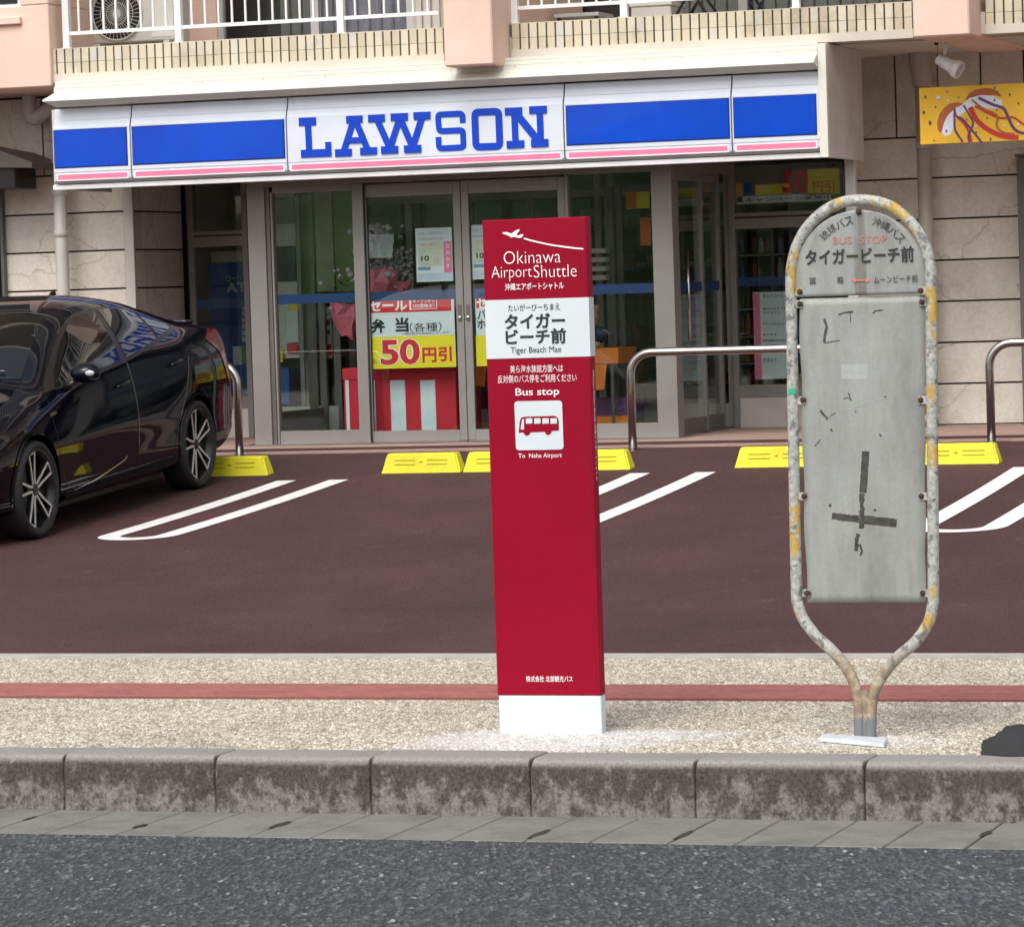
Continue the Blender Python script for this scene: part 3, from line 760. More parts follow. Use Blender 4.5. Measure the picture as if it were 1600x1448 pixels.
# storey behind the balcony
def wallpiece(pa, pb, m, name='upper_wall', Y=YW, z1=3.0):
    return box(name, X(pa, 30, Y), X(pb, 30, Y), Y, Y+.2, ZT1-.05, ZT1+z1, m, bld)
wallpiece(-300, 338, M['salmon'])
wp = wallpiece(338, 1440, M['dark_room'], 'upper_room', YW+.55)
wallpiece(645, 850, M['pvc']); wallpiece(1442, 1900, M['salmon'])
wallpiece(108, 140, M['salmon'], 'pilaster', YW-.3)
def sliding(pa, pb, split, m_pane, label=None):
    w = empty('sliding_window', (X(pa, 30, YW), YW, ZT1), parent=bld)
    xa, xb = X(pa, 30, YW), X(pb, 30, YW); xs = X(split, 30, YW)
    z0, z1 = ZT1-.03, ZT1+2.0
    for x in (xa, xs, xb): box('frame_upright', x-.035, x+.035, YW+.02, YW+.08, z0+.07, z1-.06, M['upvc'], w)
    box('frame_rail', xa-.035, xb+.035, YW+.015, YW+.085, z0, z0+.069, M['upvc'], w)
    box('frame_rail', xa-.035, xb+.035, YW+.015, YW+.085, z1-.059, z1, M['upvc'], w)
    for a, b, y in ((xa, xs, YW+.06), (xs, xb, YW+.035)):
        box('pane', a+.03, b-.03, y, y+.006, z0+.06, z1-.05, m_pane, w)
    return w
g_up = M['glass']
sliding(341, 640, 490, g_up)
sliding(860, 1435, 1160, g_up)
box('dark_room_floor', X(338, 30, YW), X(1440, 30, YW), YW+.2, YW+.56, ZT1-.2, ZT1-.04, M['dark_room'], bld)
# lilac curtain behind the left window, wavy
vs, fs = [], []; xa, xb = X(497, 30, YW+.3), X(640, 30, YW+.3)
for i in range(61):
    x = xa+(xb-xa)*i/60; y = YW+.28+.03*math.sin(i*.9)+.01*math.sin(i*2.3)
    vs += [(x, y, ZT1-.02), (x, y, ZT1+1.9)]
for i in range(60): fs.append((2*i, 2*i+2, 2*i+3, 2*i+1))
tag(mesh('curtain', vs, fs, M['curtain'], smooth=True), 'lilac curtain behind the left balcony window', 'curtain')
# beige cladding strips right of the left window
for k, (a, b) in enumerate(((652, 660), (664, 674), (678, 688))):
    box('cladding_strip', X(a, 30, YW), X(b, 30, YW), YW-.02, YW-.001, ZT1, ZT1+2.4, M['pvc_l'], bld)
# railings
def railing(pxa, pxb, posts, label):
    y = YB+.10; r = empty('balcony_railing', (X(pxa, 40, y), y, ZT1), label, 'railing')
    zb, zt_ = ZT1+.125, ZT1+1.05
    xa, xb = X(pxa, 40, y), X(pxb, 40, y)
    xs = [X(p, 30, y) for p in posts]
    for x in xs:
        box('post', x-.028, x+.028, y-.028, y+.028, ZT1+.008, zt_+.03, M['white_rail'], r, .003)
        box('foot', x-.04, x+.04, y-.04, y+.04, ZT1+.0045, ZT1+.012, M['white_rail'], r)
    ed = [xa]+xs+[xb]
    ed = sorted(set(ed))
    for a, b in zip(ed, ed[1:]):
        if b-a < .1: continue
        box('bottom_rail', a+.028, b-.028, y-.014, y+.014, zb-.014, zb+.014, M['white_rail'], r)
        n = max(1, round((b-a)/.1135)); me = None
        for i in range(1, n):
            x = a+(b-a)*i/n
            if me is None: t = box('bar', x-.0075, x+.0075, y-.0075, y+.0075, zb+.014, zt_, M['white_rail'], r); me = t.data
            else: place('bar', me, (x, y, (zb+.014+zt_)/2), r)
    box('hand_rail', xa, xb, y-.035, y+.035, zt_+.0305, zt_+.065, M['white_rail'], r, .006)
railing(104, 692, (104, 279, 533), 'white balcony railing on the left, in front of the air conditioner')
railing(800, 1426, (805, 976, 1245), 'white balcony railing between the two salmon columns')
railing(1540, 1880, (1700,), 'white balcony railing beyond the right salmon column')
# air conditioner outdoor unit
ya = 29.2
ac = empty('outdoor_unit', (X(205, 50, ya), ya, ZT1), 'beige air conditioner outdoor unit with round fan grille on the left balcony', 'air conditioner')
za = Z(200, 66, ya)
xa0, xa1 = X(137, 30, ya), X(272, 30, ya)
box('casing', xa0, xa1, ya+.012, ya+.32, za, za+.62, M['ac'], ac, .01)
fc = at(183, 22, ya); fr = .215
bm = bmesh.new(); lathe(bm, [(0, fr), (.012, fr), (.013, .0)], (fc.x, ya+.013, fc.z), Vector((0, -1, 0)), 32); bm_obj('fan_opening', bm, M['rim_black'], ac)
for k in range(3):
    bm = bmesh.new(); a0 = k*2.094
    pts = [(fc.x+.03*math.cos(a0), fc.z+.03*math.sin(a0)), (fc.x+.16*math.cos(a0+.1), fc.z+.16*math.sin(a0+.1)), (fc.x+.17*math.cos(a0+.9), fc.z+.17*math.sin(a0+.9)), (fc.x+.03*math.cos(a0+1.1), fc.z+.03*math.sin(a0+1.1))]
    prism(bm, pts, ya-.004, ya-.001); bm_obj('fan_blade', bm, M['joint'], ac)
bm = bmesh.new()
for k in range(36):
    a0 = 2*math.pi*k/36
    sweep(bm, [(fc.x+.035*math.cos(a0), ya-.012, fc.z+.035*math.sin(a0)), (fc.x+fr*math.cos(a0+.35), ya-.010, fc.z+fr*math.sin(a0+.35))], .0022, 4)
for rr in (.035, .09, .145, fr):
    sweep(bm, [(fc.x+rr*math.cos(2*math.pi*j/28), ya-.011, fc.z+rr*math.sin(2*math.pi*j/28)) for j in range(28)], .003 if rr < fr else .008, 4, closed=True)
lathe(bm, [(0, .034), (.004, .03)], (fc.x, ya-.01, fc.z), Vector((0, -1, 0)), 16)
bm_obj('fan_grille', bm, M['ac'], ac)
for p in ((150, 22), (250, 260)):
    pass
box('foot', xa0+.05, xa0+.1, ya, ya+.3, ZT1-.03, za, M['ac'], ac); box('foot', xa1-.1, xa1-.05, ya, ya+.3, ZT1-.03, za, M['ac'], ac)
box('side_panel', X(236, 30, ya), xa1-.01, ya+.006, ya+.0115, za+.03, za+.6, M['pvc_l'], ac)
tube('refrigerant_pipe', smooth_path([(X(288, 40, 29.5), 29.5, ZT1-.02), (X(288, 20, 29.5), 29.5, ZT1+.5), (X(300, 0, 29.6), 29.6, ZT1+1.4)]), .02, M['pvc_l'], ac)
# things on the right balcony: clothes airer legs, chair, box
def thing(name, px, py, Y, label, cat): 
    p = at(px, py, Y); return empty(name, p, label, cat)
yb = 29.3; t = empty('folding_chair', (X(1065, 20, yb), yb, ZT1-.03), 'dark folding chair on the right balcony behind the railing', 'chair')
x0, x1 = X(1045, 20, yb), X(1115, 20, yb)
for a, b in (((x0, yb, ZT1-.03), (x1-.05, yb, ZT1+.45)), ((x1, yb, ZT1-.03), (x0+.05, yb, ZT1+.45)), ((x0, yb+.35, ZT1-.03), (x1-.05, yb+.35, ZT1+.45)), ((x1, yb+.35, ZT1-.03), (x0+.05, yb+.35, ZT1+.45))):
    tube('leg', [a, b], .012, M['rim_black'], t, 8)
box('seat', x0, x1, yb-.02, yb+.38, ZT1+.42, ZT1+.45, M['trim_black'], t, .01); box('backrest', x0, x1, yb+.36, yb+.39, ZT1+.55, ZT1+.85, M['trim_black'], t, .01)
yb = 29.25; x0, x1 = X(985, 10, yb), X(1048, 10, yb)
t = empty('storage_box', ((x0+x1)/2, yb, ZT1-.03), 'grey plastic storage box on the right balcony near the railing post', 'box')
box('body', x0, x1, yb, yb+.4, ZT1-.03, ZT1+.14, M['ac'], t, .01); box('lid', x0-.01, x1+.01, yb-.01, yb+.41, ZT1+.141, ZT1+.17, M['pvc_l'], t, .006)
yb = 29.4; x0, x1 = X(865, 20, yb), X(935, 20, yb)
t = empty('low_table', ((x0+x1)/2, yb, ZT1-.03), 'low dark table on the right balcony by the first railing panel', 'table')
box('table_top', x0, x1, yb, yb+.4, ZT1+.1, ZT1+.13, M['upvc'], t, .004)
for xx in (x0+.02, x1-.04):
    for yy in (yb+.02, yb+.36): box('leg', xx, xx+.025, yy, yy+.025, ZT1-.03, ZT1+.099, M['rim_black'], t)

# ---------------------------------------------------------------- shop front
fr_ = empty('glazed_entrance', ((X(385, 600, 28.9)+X(1050, 600, 28.9))/2, 28.95, DECK), 'grey framed glass entrance front of the convenience store', 'entrance')
YV = 28.9
zc = Z(1200, 238, 29.2)   # ceiling line under the sign
ZH = Z(600, 285, YV)
def up(pa, pb, Y, z0, z1, dep=.09, m=None, py=300, name='frame_upright', par=fr_):
    return box(name, X(pa, py, Y), X(pb, py, Y), Y, Y+dep, z0, z1, m or M['frame'], par, .002)
ztop = Z(600, 262, YV)+.25
zdoor = Z(640, 306, YV); zdb = Z(640, 673, YV); zd0 = DECK+.012
up(385, 412, YV, DECK, ztop, .16)
up(413.5, 420, YV+.02, DECK, ZH, .08, M['frame_d'])
up(421, 424, YV+.012, DECK, ZH-.04, .07)
up(549, 566, YV, DECK, ZH, .026)
up(882, 887, YV, DECK, ZH, .09)
up(1017, 1049, YV, DECK, ztop, .14)
box('head_rail', X(412, 290, YV), X(1017, 290, YV), YV, YV+.12, ZH, ztop, M['frame'], fr_, .002)
box('bottom_rail', X(424, 290, YV)+.001, X(549, 290, YV)-.001, YV+.005, YV+.085, DECK, Z(490, 673, YV), M['frame'], fr_, .002)
box('bottom_rail', X(887, 290, YV)+.001, X(1017, 290, YV)-.001, YV+.005, YV+.085, DECK, Z(950, 662, YV), M['frame'], fr_, .002)
box('head_strip', X(424, 290, YV)+.001, X(549, 290, YV)-.001, YV+.006, YV+.08, Z(490, 300, YV), ZH-.001, M['frame'], fr_)
box('pane', X(424, 290, YV), X(549, 290, YV), YV+.04, YV+.048, Z(490, 673, YV)-.01, Z(490, 300, YV)+.01, M['glass'], fr_)
box('pane', X(887, 290, YV), X(1017, 290, YV), YV+.04, YV+.048, Z(950, 662, YV)-.01, ZH+.01, M['glass'], fr_)
box('threshold', X(385, 290, YV)-.1, X(1049, 290, YV)+.05, YV-.12, YV+.2, DECK+.001, DECK+.011, M['steel'], fr_)
zli, zlo = Z(620, 455, YV), Z(620, 470, YV)
def gline(xa, xb, Y, z0=None, z1=None): return box('blue_line', xa, xb, Y, Y+.0015, z0 or zlo, z1 or zli, M['blue_line'], fr_)
gline(X(424, 290, YV)+.002, X(549, 290, YV)-.002, YV+.050); gline(X(887, 290, YV)+.002, X(1017, 290, YV)-.002, YV+.050)
def door(xa, xb, label, hinge):
    Y = YV+.03; w = .062
    dd = empty('sliding_door', ((xa+xb)/2, Y, zd0), parent=fr_)
    if label: dd['label'] = label
    box('stile', xa, xa+w, Y, Y+.045, zd0, ZH-.012, M['frame'], dd, .003); box('stile', xb-w, xb, Y, Y+.045, zd0, ZH-.012, M['frame'], dd, .003)
    box('top_rail', xa+w+.0005, xb-w-.0005, Y+.001, Y+.044, zdoor, ZH-.013, M['frame'], dd); box('kick_rail', xa+w+.0005, xb-w-.0005, Y+.001, Y+.044, zd0, zdb, M['frame'], dd)
    box('pane', xa+w-.01, xb-w+.01, Y+.02, Y+.027, zdb-.01, zdoor+.01, M['glass'], dd)
    box('gasket', xa+w, xa+w+.006, Y+.01, Y+.019, zdb, zdoor, M['rubber'], dd)
    box('blue_line', xa+w+.007, xb-w-.001, Y+.0275, Y+.029, zlo, zli, M['blue_line'], dd)
    xh = xb-w/2 if hinge else xa+w/2
    zh = Z(718, 487, YV)
    box('handle_recess', xh-.016, xh+.016, Y-.004, Y-.0005, zh-.08, zh+.055, M['frame_d'], dd, .002)
    bm = bmesh.new(); lathe(bm, [(0, .016), (.012, .015), (.014, .008)], (xh, Y-.004, zh-.048), Vector((0, -1, 0)), 14); bm_obj('lock', bm, M['chrome'], dd, smooth=True)
xm = X(717.5, 320, YV)
XD0, XD1 = X(567, 320, YV)-.048, X(881, 320, YV)
door(XD0, xm-.003, 'sliding door with the sale poster', True); door(xm+.003, XD1, None, False)
# door side lining seen as dark gap
box('gasket', X(566, 300, YV)+.001, X(566, 300, YV)+.009, YV+.004, YV+.024, DECK+.012, ZH-.001, M['rubber'], fr_)
# right side of the vestibule: framed side doors along Y
XS = X(1049, 500, YV)
def side(ya_, yb_, z0, z1, m, name='side_frame', x0=-.05, x1=0, par=fr_): return box(name, XS+x0, XS+x1, ya_, yb_, z0, z1, m, par, .002)
side(YV+.145, YV+.24, DECK, ztop, M['frame_d'], x1=-.004)
sd = empty('side_door', (XS, 29.6, DECK), parent=fr_)
ysd = [(YV+.27, YV+1.02), (YV+1.0, YG-.12)]
for k, (a, b) in enumerate(ysd):
    ox = -.055 if k else -.012
    side(a, a+.055, DECK+.01, ZH, M['frame'], 'stile', ox-.035, ox, sd); side(b-.055, b, DECK+.01, ZH, M['frame'], 'stile', ox-.035, ox, sd)
    side(a+.056, b-.056, DECK+.01, DECK+.13, M['frame_d'], 'kick_rail', ox-.034, ox-.001, sd); side(a+.056, b-.056, ZH-.07, ZH, M['frame'], 'top_rail', ox-.034, ox-.001, sd)
    side(a+.05, b-.05, DECK+.12, ZH-.06, M['glass'], 'pane', ox-.022, ox-.014, sd)
    side(a+.057, b-.057, zlo, zli, M['blue_line'], 'blue_line', ox-.0125, ox-.011, sd)
tube('door_handle', [(XS+.03, YV+.40, DECK+.75), (XS+.03, YV+.40, DECK+1.45)], .012, M['steel'], sd)
side(YV+.145, YG, ZH+.001, ztop, M['frame'], 'side_head', -.06, -.002)
# left side of the vestibule
XLf = X(385, 500, YV)
box('side_frame', XLf, XLf+.05, YV+.161, YG, ZH+.001, ztop, M['frame'], fr_)
box('side_frame', XLf, XLf+.05, YV+.161, YG, DECK, DECK+.25, M['frame'], fr_)
box('pane', XLf+.02, XLf+.028, YV+.161, YG, DECK+.24, ZH+.01, M['glass'], fr_)
box('vestibule_ceiling', XLf+.051, XS-.07, YV+.13, YG, ztop-.02, ztop, M['interior'], fr_)
# canopy soffit and recess ceilings
zsof = Z(800, 262, 28.3)+.02
# recessed glazing plane
def rec_glaze(pa, pb, muls, sill_y, tr_y, head_y, low_panel, nm='window'):
    """px marks on YG"""
    w = empty(nm, (X(pa, 500, YG), YG, DECK), parent=bld)
    xa, xb = X(pa, 500, YG), X(pb, 500, YG); pm = (pa+pb)/2
    zs, zt_, zh = Z(pm, sill_y, YG), Z(pm, tr_y, YG), Z(pm, head_y, YG)
    xs = [xa]+[X(p, 500, YG) for p in muls]+[xb-.05]
    for x in xs: box('frame_upright', x, x+.05, YG, YG+.08, DECK, ZS-.013, M['frame'], w, .002)
    for a, b in zip(xs, xs[1:]):
        a += .0505; b -= .0005
        box('sill_rail', a, b, YG+.002, YG+.078, zs-.10, zs, M['frame'], w); box('transom', a, b, YG+.002, YG+.078, zt_, zt_+.13, M['frame'], w)
        box('transom_groove', a, b, YG+.0005, YG+.0015, zt_+.085, zt_+.10, M['rubber'], w)
        box('low_panel', a, b, YG+.01, YG+.07, DECK, zs-.101, low_panel, w)
        box('pane', a-.01, b+.01, YG+.03, YG+.037, zs-.01, zt_+.01, M['glass'], w)
        box('upper_pane', a-.01, b+.01, YG+.03, YG+.037, zt_+.12, ZS-.014, M['glass'], w)
        box('blue_line', a+.001, b-.001, YG+.0385, YG+.040, Z(pm, 470-(pm-620)*.04, YG), Z(pm, 456-(pm-620)*.04, YG), M['blue_line'], w)
    return w
rec_glaze(298, 391, (), 620, 385, 300, M['pvc_l'])
rec_glaze(1143, 1345, (), 600, 355, 320, M['pvc'])
# back glazing of the vestibule (inner doors) on the same plane
inn = empty('inner_doors', (X(700, 500, YG), YG, DECK), parent=bld)
xi0, xi1 = X(391, 500, YG)+.02, X(1143, 500, YG)-.02
xs = [xi0, X(474, 450, YG), X(497, 450, YG), X(545, 450, YG), X(640, 450, YG), X(735, 450, YG), X(830, 450, YG), X(935, 450, YG), X(957, 450, YG), X(1040, 450, YG), xi1]
for x in xs: box('frame_upright', x-.025, x+.03, YG+.02, YG+.07, DECK+.01, ztop-.03, M['frame'], inn)
for a, b in zip(xs, xs[1:]):
    a += .031; b -= .026
    box('kick_rail', a, b, YG+.021, YG+.069, DECK+.01, DECK+.20, M['frame'], inn)
    box('transom', a, b, YG+.021, YG+.069, Z(480, 325, YG), Z(480, 325, YG)+.06, M['frame'], inn)
    box('pane', a-.01, b+.01, YG+.04, YG+.046, DECK+.19, ztop-.04, M['glass_in'], inn)
# shop interior shell
xa, xb = X(205, 500, YG)+.05, XR0+.02
box('shop_back_wall', xa, xb, 37.0, 37.2, DECK, 3.4, M['interior'], bld)
box('shop_side_wall', xa-.2, xa-.001, YG+.26, 37.2, DECK, 3.4, M['interior'], bld); box('shop_side_wall', xb+.001, xb+.2, YR+.36, 37.2, DECK, 3.4, M['interior'], bld)
box('shop_ceiling', xa, xb, YG+.1, 37.0, 3.28, 3.4, M['interior'], bld)
box('shop_floor', xa, xb, YG+.08, 37.0, DECK+.001, DECK+.006, M['pvc_l'], bld)

# ---------------------------------------------------------------- sign canopy
YA = 28.3
# cross section marks on a vertical at px 640:  measured heights of the fascia
def zz(py, px=640, Y=YA): return Z(px, py, Y)
slope_ref = 640
z_top = zz(150, 450); z_ridge1 = Z(300, 178, YA); z_ridge2 = Z(300, 187, YA)
zb1 = Z(140, 201, YA); zb0 = Z(140, 261.5, YA)
ztp = Z(140, 168, YA); zln = Z(140, 268, YA); zp1 = Z(140, 272, YA); zp0 = Z(140, 279.5, YA); zlip1 = Z(140, 288, YA); zlip0 = Z(140, 295, YA)
sign = empty('shop_sign', ((X(82, 230, YA)+X(1280, 180, YA))/2, YA, zlip0), 'long blue and white illuminated shop sign canopy lettered LAWSON', 'shop sign')
PROF = [(.05, ztp), (.030, z_ridge1), (.018, z_ridge1-.012), (.012, z_ridge2), (.0, z_ridge2-.02), (0, zln), (.004, zp0), (.03, zp0-.03), (.075, zlip1+.006), (.10, zlip1)]
seams = [X(83, 230, YA), X(204, 225, YA), X(448, 215, YA), X(881, 200, YA), X(1143, 190, YA), X(1281, 180, YA)]
bands = [((84.5, 199.5), zb0, zb1), ((206.5, 445.5), zb0, zb1), None, ((884.5, 1140.5), zb0, zb1), ((1146, 1276.5), zb0, zb1)]
for i in range(5):
    xa, xb = seams[i]+.006, seams[i+1]-.006
    vs, fs = [], []
    for y, z in PROF: vs += [(xa, YA+y, z), (xb, YA+y, z)]
    n = len(PROF)
    for y, z in ((.5, zlip1), (.5, ztp)): vs += [(xa, YA+y, z), (xb, YA+y, z)]
    n2 = n+2
    for k in range(n2): a, b = 2*k, 2*((k+1) % n2); fs.append((a, a+1, b+1, b))
    fs.append(tuple(2*k for k in range(n2))); fs.append(tuple(2*k+1 for k in range(n2))[::-1])
    p = mesh('sign_panel', vs, fs, M['sign_white'], sign)
    bm = bmesh.new(); bm.from_mesh(p.data); bmesh.ops.recalc_face_normals(bm, faces=bm.faces); bm.to_mesh(p.data); bm.free()
    if bands[i]:
        (pa, pb), z0, z1 = bands[i]; pm = (pa+pb)/2; q = 205-(pm-140)*.046
        x0, x1 = X(pa, q+30, YA), X(pb, q+30, YA)
        box('band_rim', x0, x1, YA-.003, YA-.0005, z0, z1, M['sign_edge'], p)
        box('blue_band', x0+.008, x1-.008, YA-.009, YA-.0035, z0+.008, z1-.008, M['sign_blue'], p, .002)
    box('groove', xa, xb, YA-.002, YA-.0003, zln-.004, zln+.003, M['sign_grey'], p)
    box('pink_stripe', xa+.03, xb-.03, YA-.003, YA-.0003+.004, zp0+.001, zp1, M['sign_pink'], p)
    fr = bmesh.new()
    for (a0, b0, c0, d0) in ((xa+.018, xb-.018, zp1+.001, zp1+.010), (xa+.018, xb-.018, zp0-.010, zp0)): add_box(fr, a0, b0, YA-.0035, YA+.008, c0, d0)
    add_box(fr, xa+.018, xa+.029, YA-.0035, YA+.004, zp0+.0005, zp1+.0005); add_box(fr, xb-.029, xb-.018, YA-.0035, YA+.004, zp0+.0005, zp1+.0005)
    bm_obj('stripe_frame', fr, M['sign_white2'], p)
    if i == 2: name_panel = p
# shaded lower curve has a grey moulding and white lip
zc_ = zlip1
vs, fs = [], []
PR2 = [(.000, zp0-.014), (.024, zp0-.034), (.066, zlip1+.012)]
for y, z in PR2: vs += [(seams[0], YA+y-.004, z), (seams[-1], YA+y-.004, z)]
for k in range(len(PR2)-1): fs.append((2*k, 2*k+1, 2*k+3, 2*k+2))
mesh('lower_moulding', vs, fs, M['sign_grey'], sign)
box('bottom_lip', seams[0]-.03, seams[-1]+.04, YA+.03, YA+.10, zlip0, zlip1+.004, M['sign_white2'], sign, .004)
# letters: slab serif strokes, given on the close-up of the name panel
def cv(p): return (X(440+p[0]/3.478, p[1]/3.478, YA), Z(440+p[0]/3.478, p[1]/3.478, YA))
SW = .046
def letter(strokes):
    """each stroke: (points, width) - own depth so that no faces coincide"""
    bm = bmesh.new()
    for k, (pts, w) in enumerate(strokes):
        closed = w < 0
        band(bm, [cv(p) for p in pts], abs(w)*.00152, YA-.007-.0009*k, YA-.0002, closed)
    return bm_obj('letter', bm, M['letter_blue'], name_panel)
def rrect(a, b, c, d, r, n=4):
    """rounded rectangle through four corner marks tl, tr, br, bl"""
    P = [Vector(a), Vector(b), Vector(c), Vector(d)]; out = []
    for i in range(4):
        p, q, s = P[i], P[(i+1) % 4], P[i-1]
        e0 = p+(s-p).normalized()*r; e1 = p+(q-p).normalized()*r
        for j in range(n+1):
            t = j/n; out.append(((1-t)**2*e0+2*t*(1-t)*p+t*t*e1)[:])
    return out
def rpath(P, r, n=4):
    P = [Vector(p) for p in P]; out = [P[0][:]]
    for i in range(1, len(P)-1):
        p = P[i]; e0 = p+(P[i-1]-p).normalized()*r; e1 = p+(P[i+1]-p).normalized()*r
        for j in range(n+1): t = j/n; out.append(((1-t)**2*e0+2*t*(1-t)*p+t*t*e1)[:])
    out.append(P[-1][:]); return out
W_ = 34
letter([([(143, 650), (152, 840)], W_), ([(95, 664), (188, 660)], 42), ([(107, 837), (272, 830)], 40), ([(254, 772), (257, 850)], 32)])
letter([([(398, 636), (336, 832)], W_), ([(394, 636), (474, 826)], W_), ([(352, 652), (441, 648)], 38), ([(292, 833), (383, 829)], 38), ([(429, 824), (520, 820)], 38), ([(352, 765), (448, 761)], 30)])
letter([([(515, 640), (595, 820)], W_), ([(645, 636), (586, 820)], W_), ([(640, 632), (718, 812)], W_), ([(768, 628), (710, 812)], W_), ([(472, 646), (562, 642)], 38), ([(595, 639), (687, 635)], 38), ([(719, 632), (810, 628)], 38), ([(543, 817), (635, 813)], 38), ([(668, 812), (760, 808)], 38)])
letter([(rpath([(986, 668), (983, 618), (850, 624), (857, 714), (986, 708), (990, 801), (856, 808), (853, 745)], 18), 30)])
letter([(rrect((1050, 612), (1180, 606), (1187, 795), (1057, 800), 22), -36)])
letter([([(1265, 600), (1273, 790)], W_), ([(1403, 596), (1410, 780)], W_), ([(1262, 600), (1408, 782)], W_+4), ([(1215, 608), (1308, 604)], 38), ([(1347, 600), (1442, 596)], 38), ([(1225, 788), (1320, 783)], 38), ([(1358, 781), (1451, 776)], 38)])
# body of the canopy behind the sign, end panel on the right, flashing above
X0s, X1s = seams[0], seams[-1]
box('canopy_roof', X0s, X1s+.03, YA+.505, 29.36, ztp-.04, ztp, M['end_panel'], sign)
box('canopy_ceiling', X0s, X1s+.03, YA+.11, 29.36, zlip1+.005, zlip1+.03, M['frame_d'], sign)
box('end_panel', X1s+.012, X1s+.06, YA+.02, 29.42, zlip0+.0, ZS-.014, M['end_panel'], sign, .003)
box('end_trim', X1s+.002, X1s+.066, YA-.035, YA+.019, zlip0-.002, ZS-.02, M['offwhite'], sign, .003)
box('end_panel', X0s-.05, X0s-.012, YA+.1, 29.42, zlip0, ztp, M['end_panel'], sign, .003)
zl0, zl1, zlt = (Z(70, 160, 28.16)+Z(1283, 96, 28.16))/2, (Z(70, 148, 28.16)+Z(1283, 88, 28.16))/2, ZS-.002
xa, xb = X(66, 155, 28.16), X1s-.0
P = [(28.16, zl0), (28.163, zl0+.012), (28.25, zl0+.062), (28.262, zl0+.066), (28.265, zl0+.115), (28.285, zl0+.118), (28.288, zlt), (28.40, zlt), (28.40, zl0-.03), (28.30, zl0-.045)]
vs = [(x, y, z) for y, z in P for x in (xa+.0, xb)]
for k, (y, z) in enumerate(P):
    if y > 28.24: vs[2*k] = (xa+.055, y, z); vs[2*k+1] = (xb-.0, y, z)
n = len(P); fs = [(2*k, 2*k+1, 2*((k+1) % n)+1, 2*((k+1) % n)) for k in range(n)]+[tuple(2*k for k in range(n)), tuple(2*k+1 for k in range(n))[::-1]]
fl = mesh('flashing', vs, fs, M['offwhite'], sign)
bm = bmesh.new(); bm.from_mesh(fl.data); bmesh.ops.recalc_face_normals(bm, faces=bm.faces); bm.to_mesh(fl.data); bm.free()
for k in range(12):
    xx = xa+.3+k*(xb-xa-.6)/11
    bm = bmesh.new(); lathe(bm, [(0, .007), (.004, .006), (.006, .002)], (xx, 28.264, zl0+.092), Vector((0, -1, 0)), 8); bm_obj('screw', bm, M['soffit'], fl)
box('canopy_post', X(1321, 280, 29.3), X(1337, 280, 29.3), 29.28, 29.34, DECK, zlip1, M['pvc_l'], sign, .003)

for zg in (zl0+.030, zl0+.092):
    pass
box('flashing_seam', xa+.06, xb-.01, 28.2630, 28.2648, zl0+.100, zl0+.104, M['soffit'], fl)
box('flashing_seam', xa+.06, xb-.01, 28.2850, 28.2868, zl0+.135, zl0+.139, M['soffit'], fl)
# storeys above, outside the picture but mirrored in the car
for k in range(1, 4):
    zf = ZS+2.85*k
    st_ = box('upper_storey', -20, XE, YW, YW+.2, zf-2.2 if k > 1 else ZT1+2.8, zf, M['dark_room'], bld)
    box('balcony_slab', -20, XE, YB+.02, YW-.002, zf, zf+.16, M['soffit'], bld)
    box('balcony_wall', -20, XE, YB, YB+.2, zf+.05, zf+.30, M['tile'], bld)
    box('upper_glazing', -13.5, -5.0, YW+.02, YW+.1, zf+.3, zf+2.2, M['dark_room'], bld)
    bm = bmesh.new()
    for i in range(130): add_box(bm, -13.6+i*.113, -13.6+i*.113+.016, YB+.09, YB+.106, zf+.42, zf+1.35)
    add_box(bm, -13.7, 1.2, YB+.08, YB+.116, zf+.40, zf+.425); add_box(bm, -13.7, 1.2, YB+.07, YB+.13, zf+1.351, zf+1.40)
    bm_obj('upper_railing', bm, M['white_rail'], bld)
# ---------------------------------------------------------------- red pillar sign
YP = 13.65
xa, xb = (X(782, 1143, YP)+X(750, 345, YP))/2, (X(941, 1143, YP)+X(915.5, 340, YP))/2
zt_ = Z(833, 341.5, YP); zr0 = Z(860, 1086, YP)
pil = empty('pillar_sign', ((xa+xb)/2, YP+.03, 0), 'tall dark red airport shuttle pillar sign with white name panel and white foot', 'bus stop sign')
PD = .058
box('foot', xa+.004, xb-.001, YP+.002, YP+PD-.002, -.01, zr0-.001, M['white_sheet'], pil, .003)
box('body', xa, xb, YP, YP+PD, zr0, zt_, M['crimson'], pil, .004)
box('edge_strip', xb-.0165, xb-.0145, YP-.0012, YP+.002, zr0+.002, zt_-.002, M['crimson_d'], pil)
zwa, zwb = Z(838, 559, YP), Z(838, 467, YP)
np_ = box('name_panel', xa+.001, xb+.0006, YP-.0016, YP+PD+.001, zwa, zwb, M['white_sheet'], pil)
YF = YP-.0022
W2, INK = M['white_ink'], M['ink']
ptext('lettering', 'Okinawa', 787, 391.5, 876, 411.5, YF, W2, pil, -.014)
ptext('lettering', 'Airport', 768, 415.5, 831, 439.5, YF, W2, pil, -.014)
ptext('lettering', 'Shuttle', 834, 413.5, 901, 433, YF, W2, pil, -.014)
ptext('lettering', '沖縄エアポートシャトル', 789, 441.5, 881, 453, YF, W2, pil, .012)
YN = YP-.0026
ptext('lettering', 'たいがーびーちまえ', 794, 474.5, 875, 485.5, YN, INK, pil, .004)
ptext('lettering', 'タイガー', 788, 489.5, 883, 513.5, YN, INK, pil, .03)
ptext('lettering', 'ビーチ前', 790, 513.5, 884.5, 538, YN, INK, pil, .03)
ptext('lettering', 'Tiger Beach Mae', 798, 541.5, 877, 554, YN, INK, pil, .0)
ptext('lettering', '美ら海水族館方面へは', 797, 570, 880, 582, YF, W2, pil, .002)
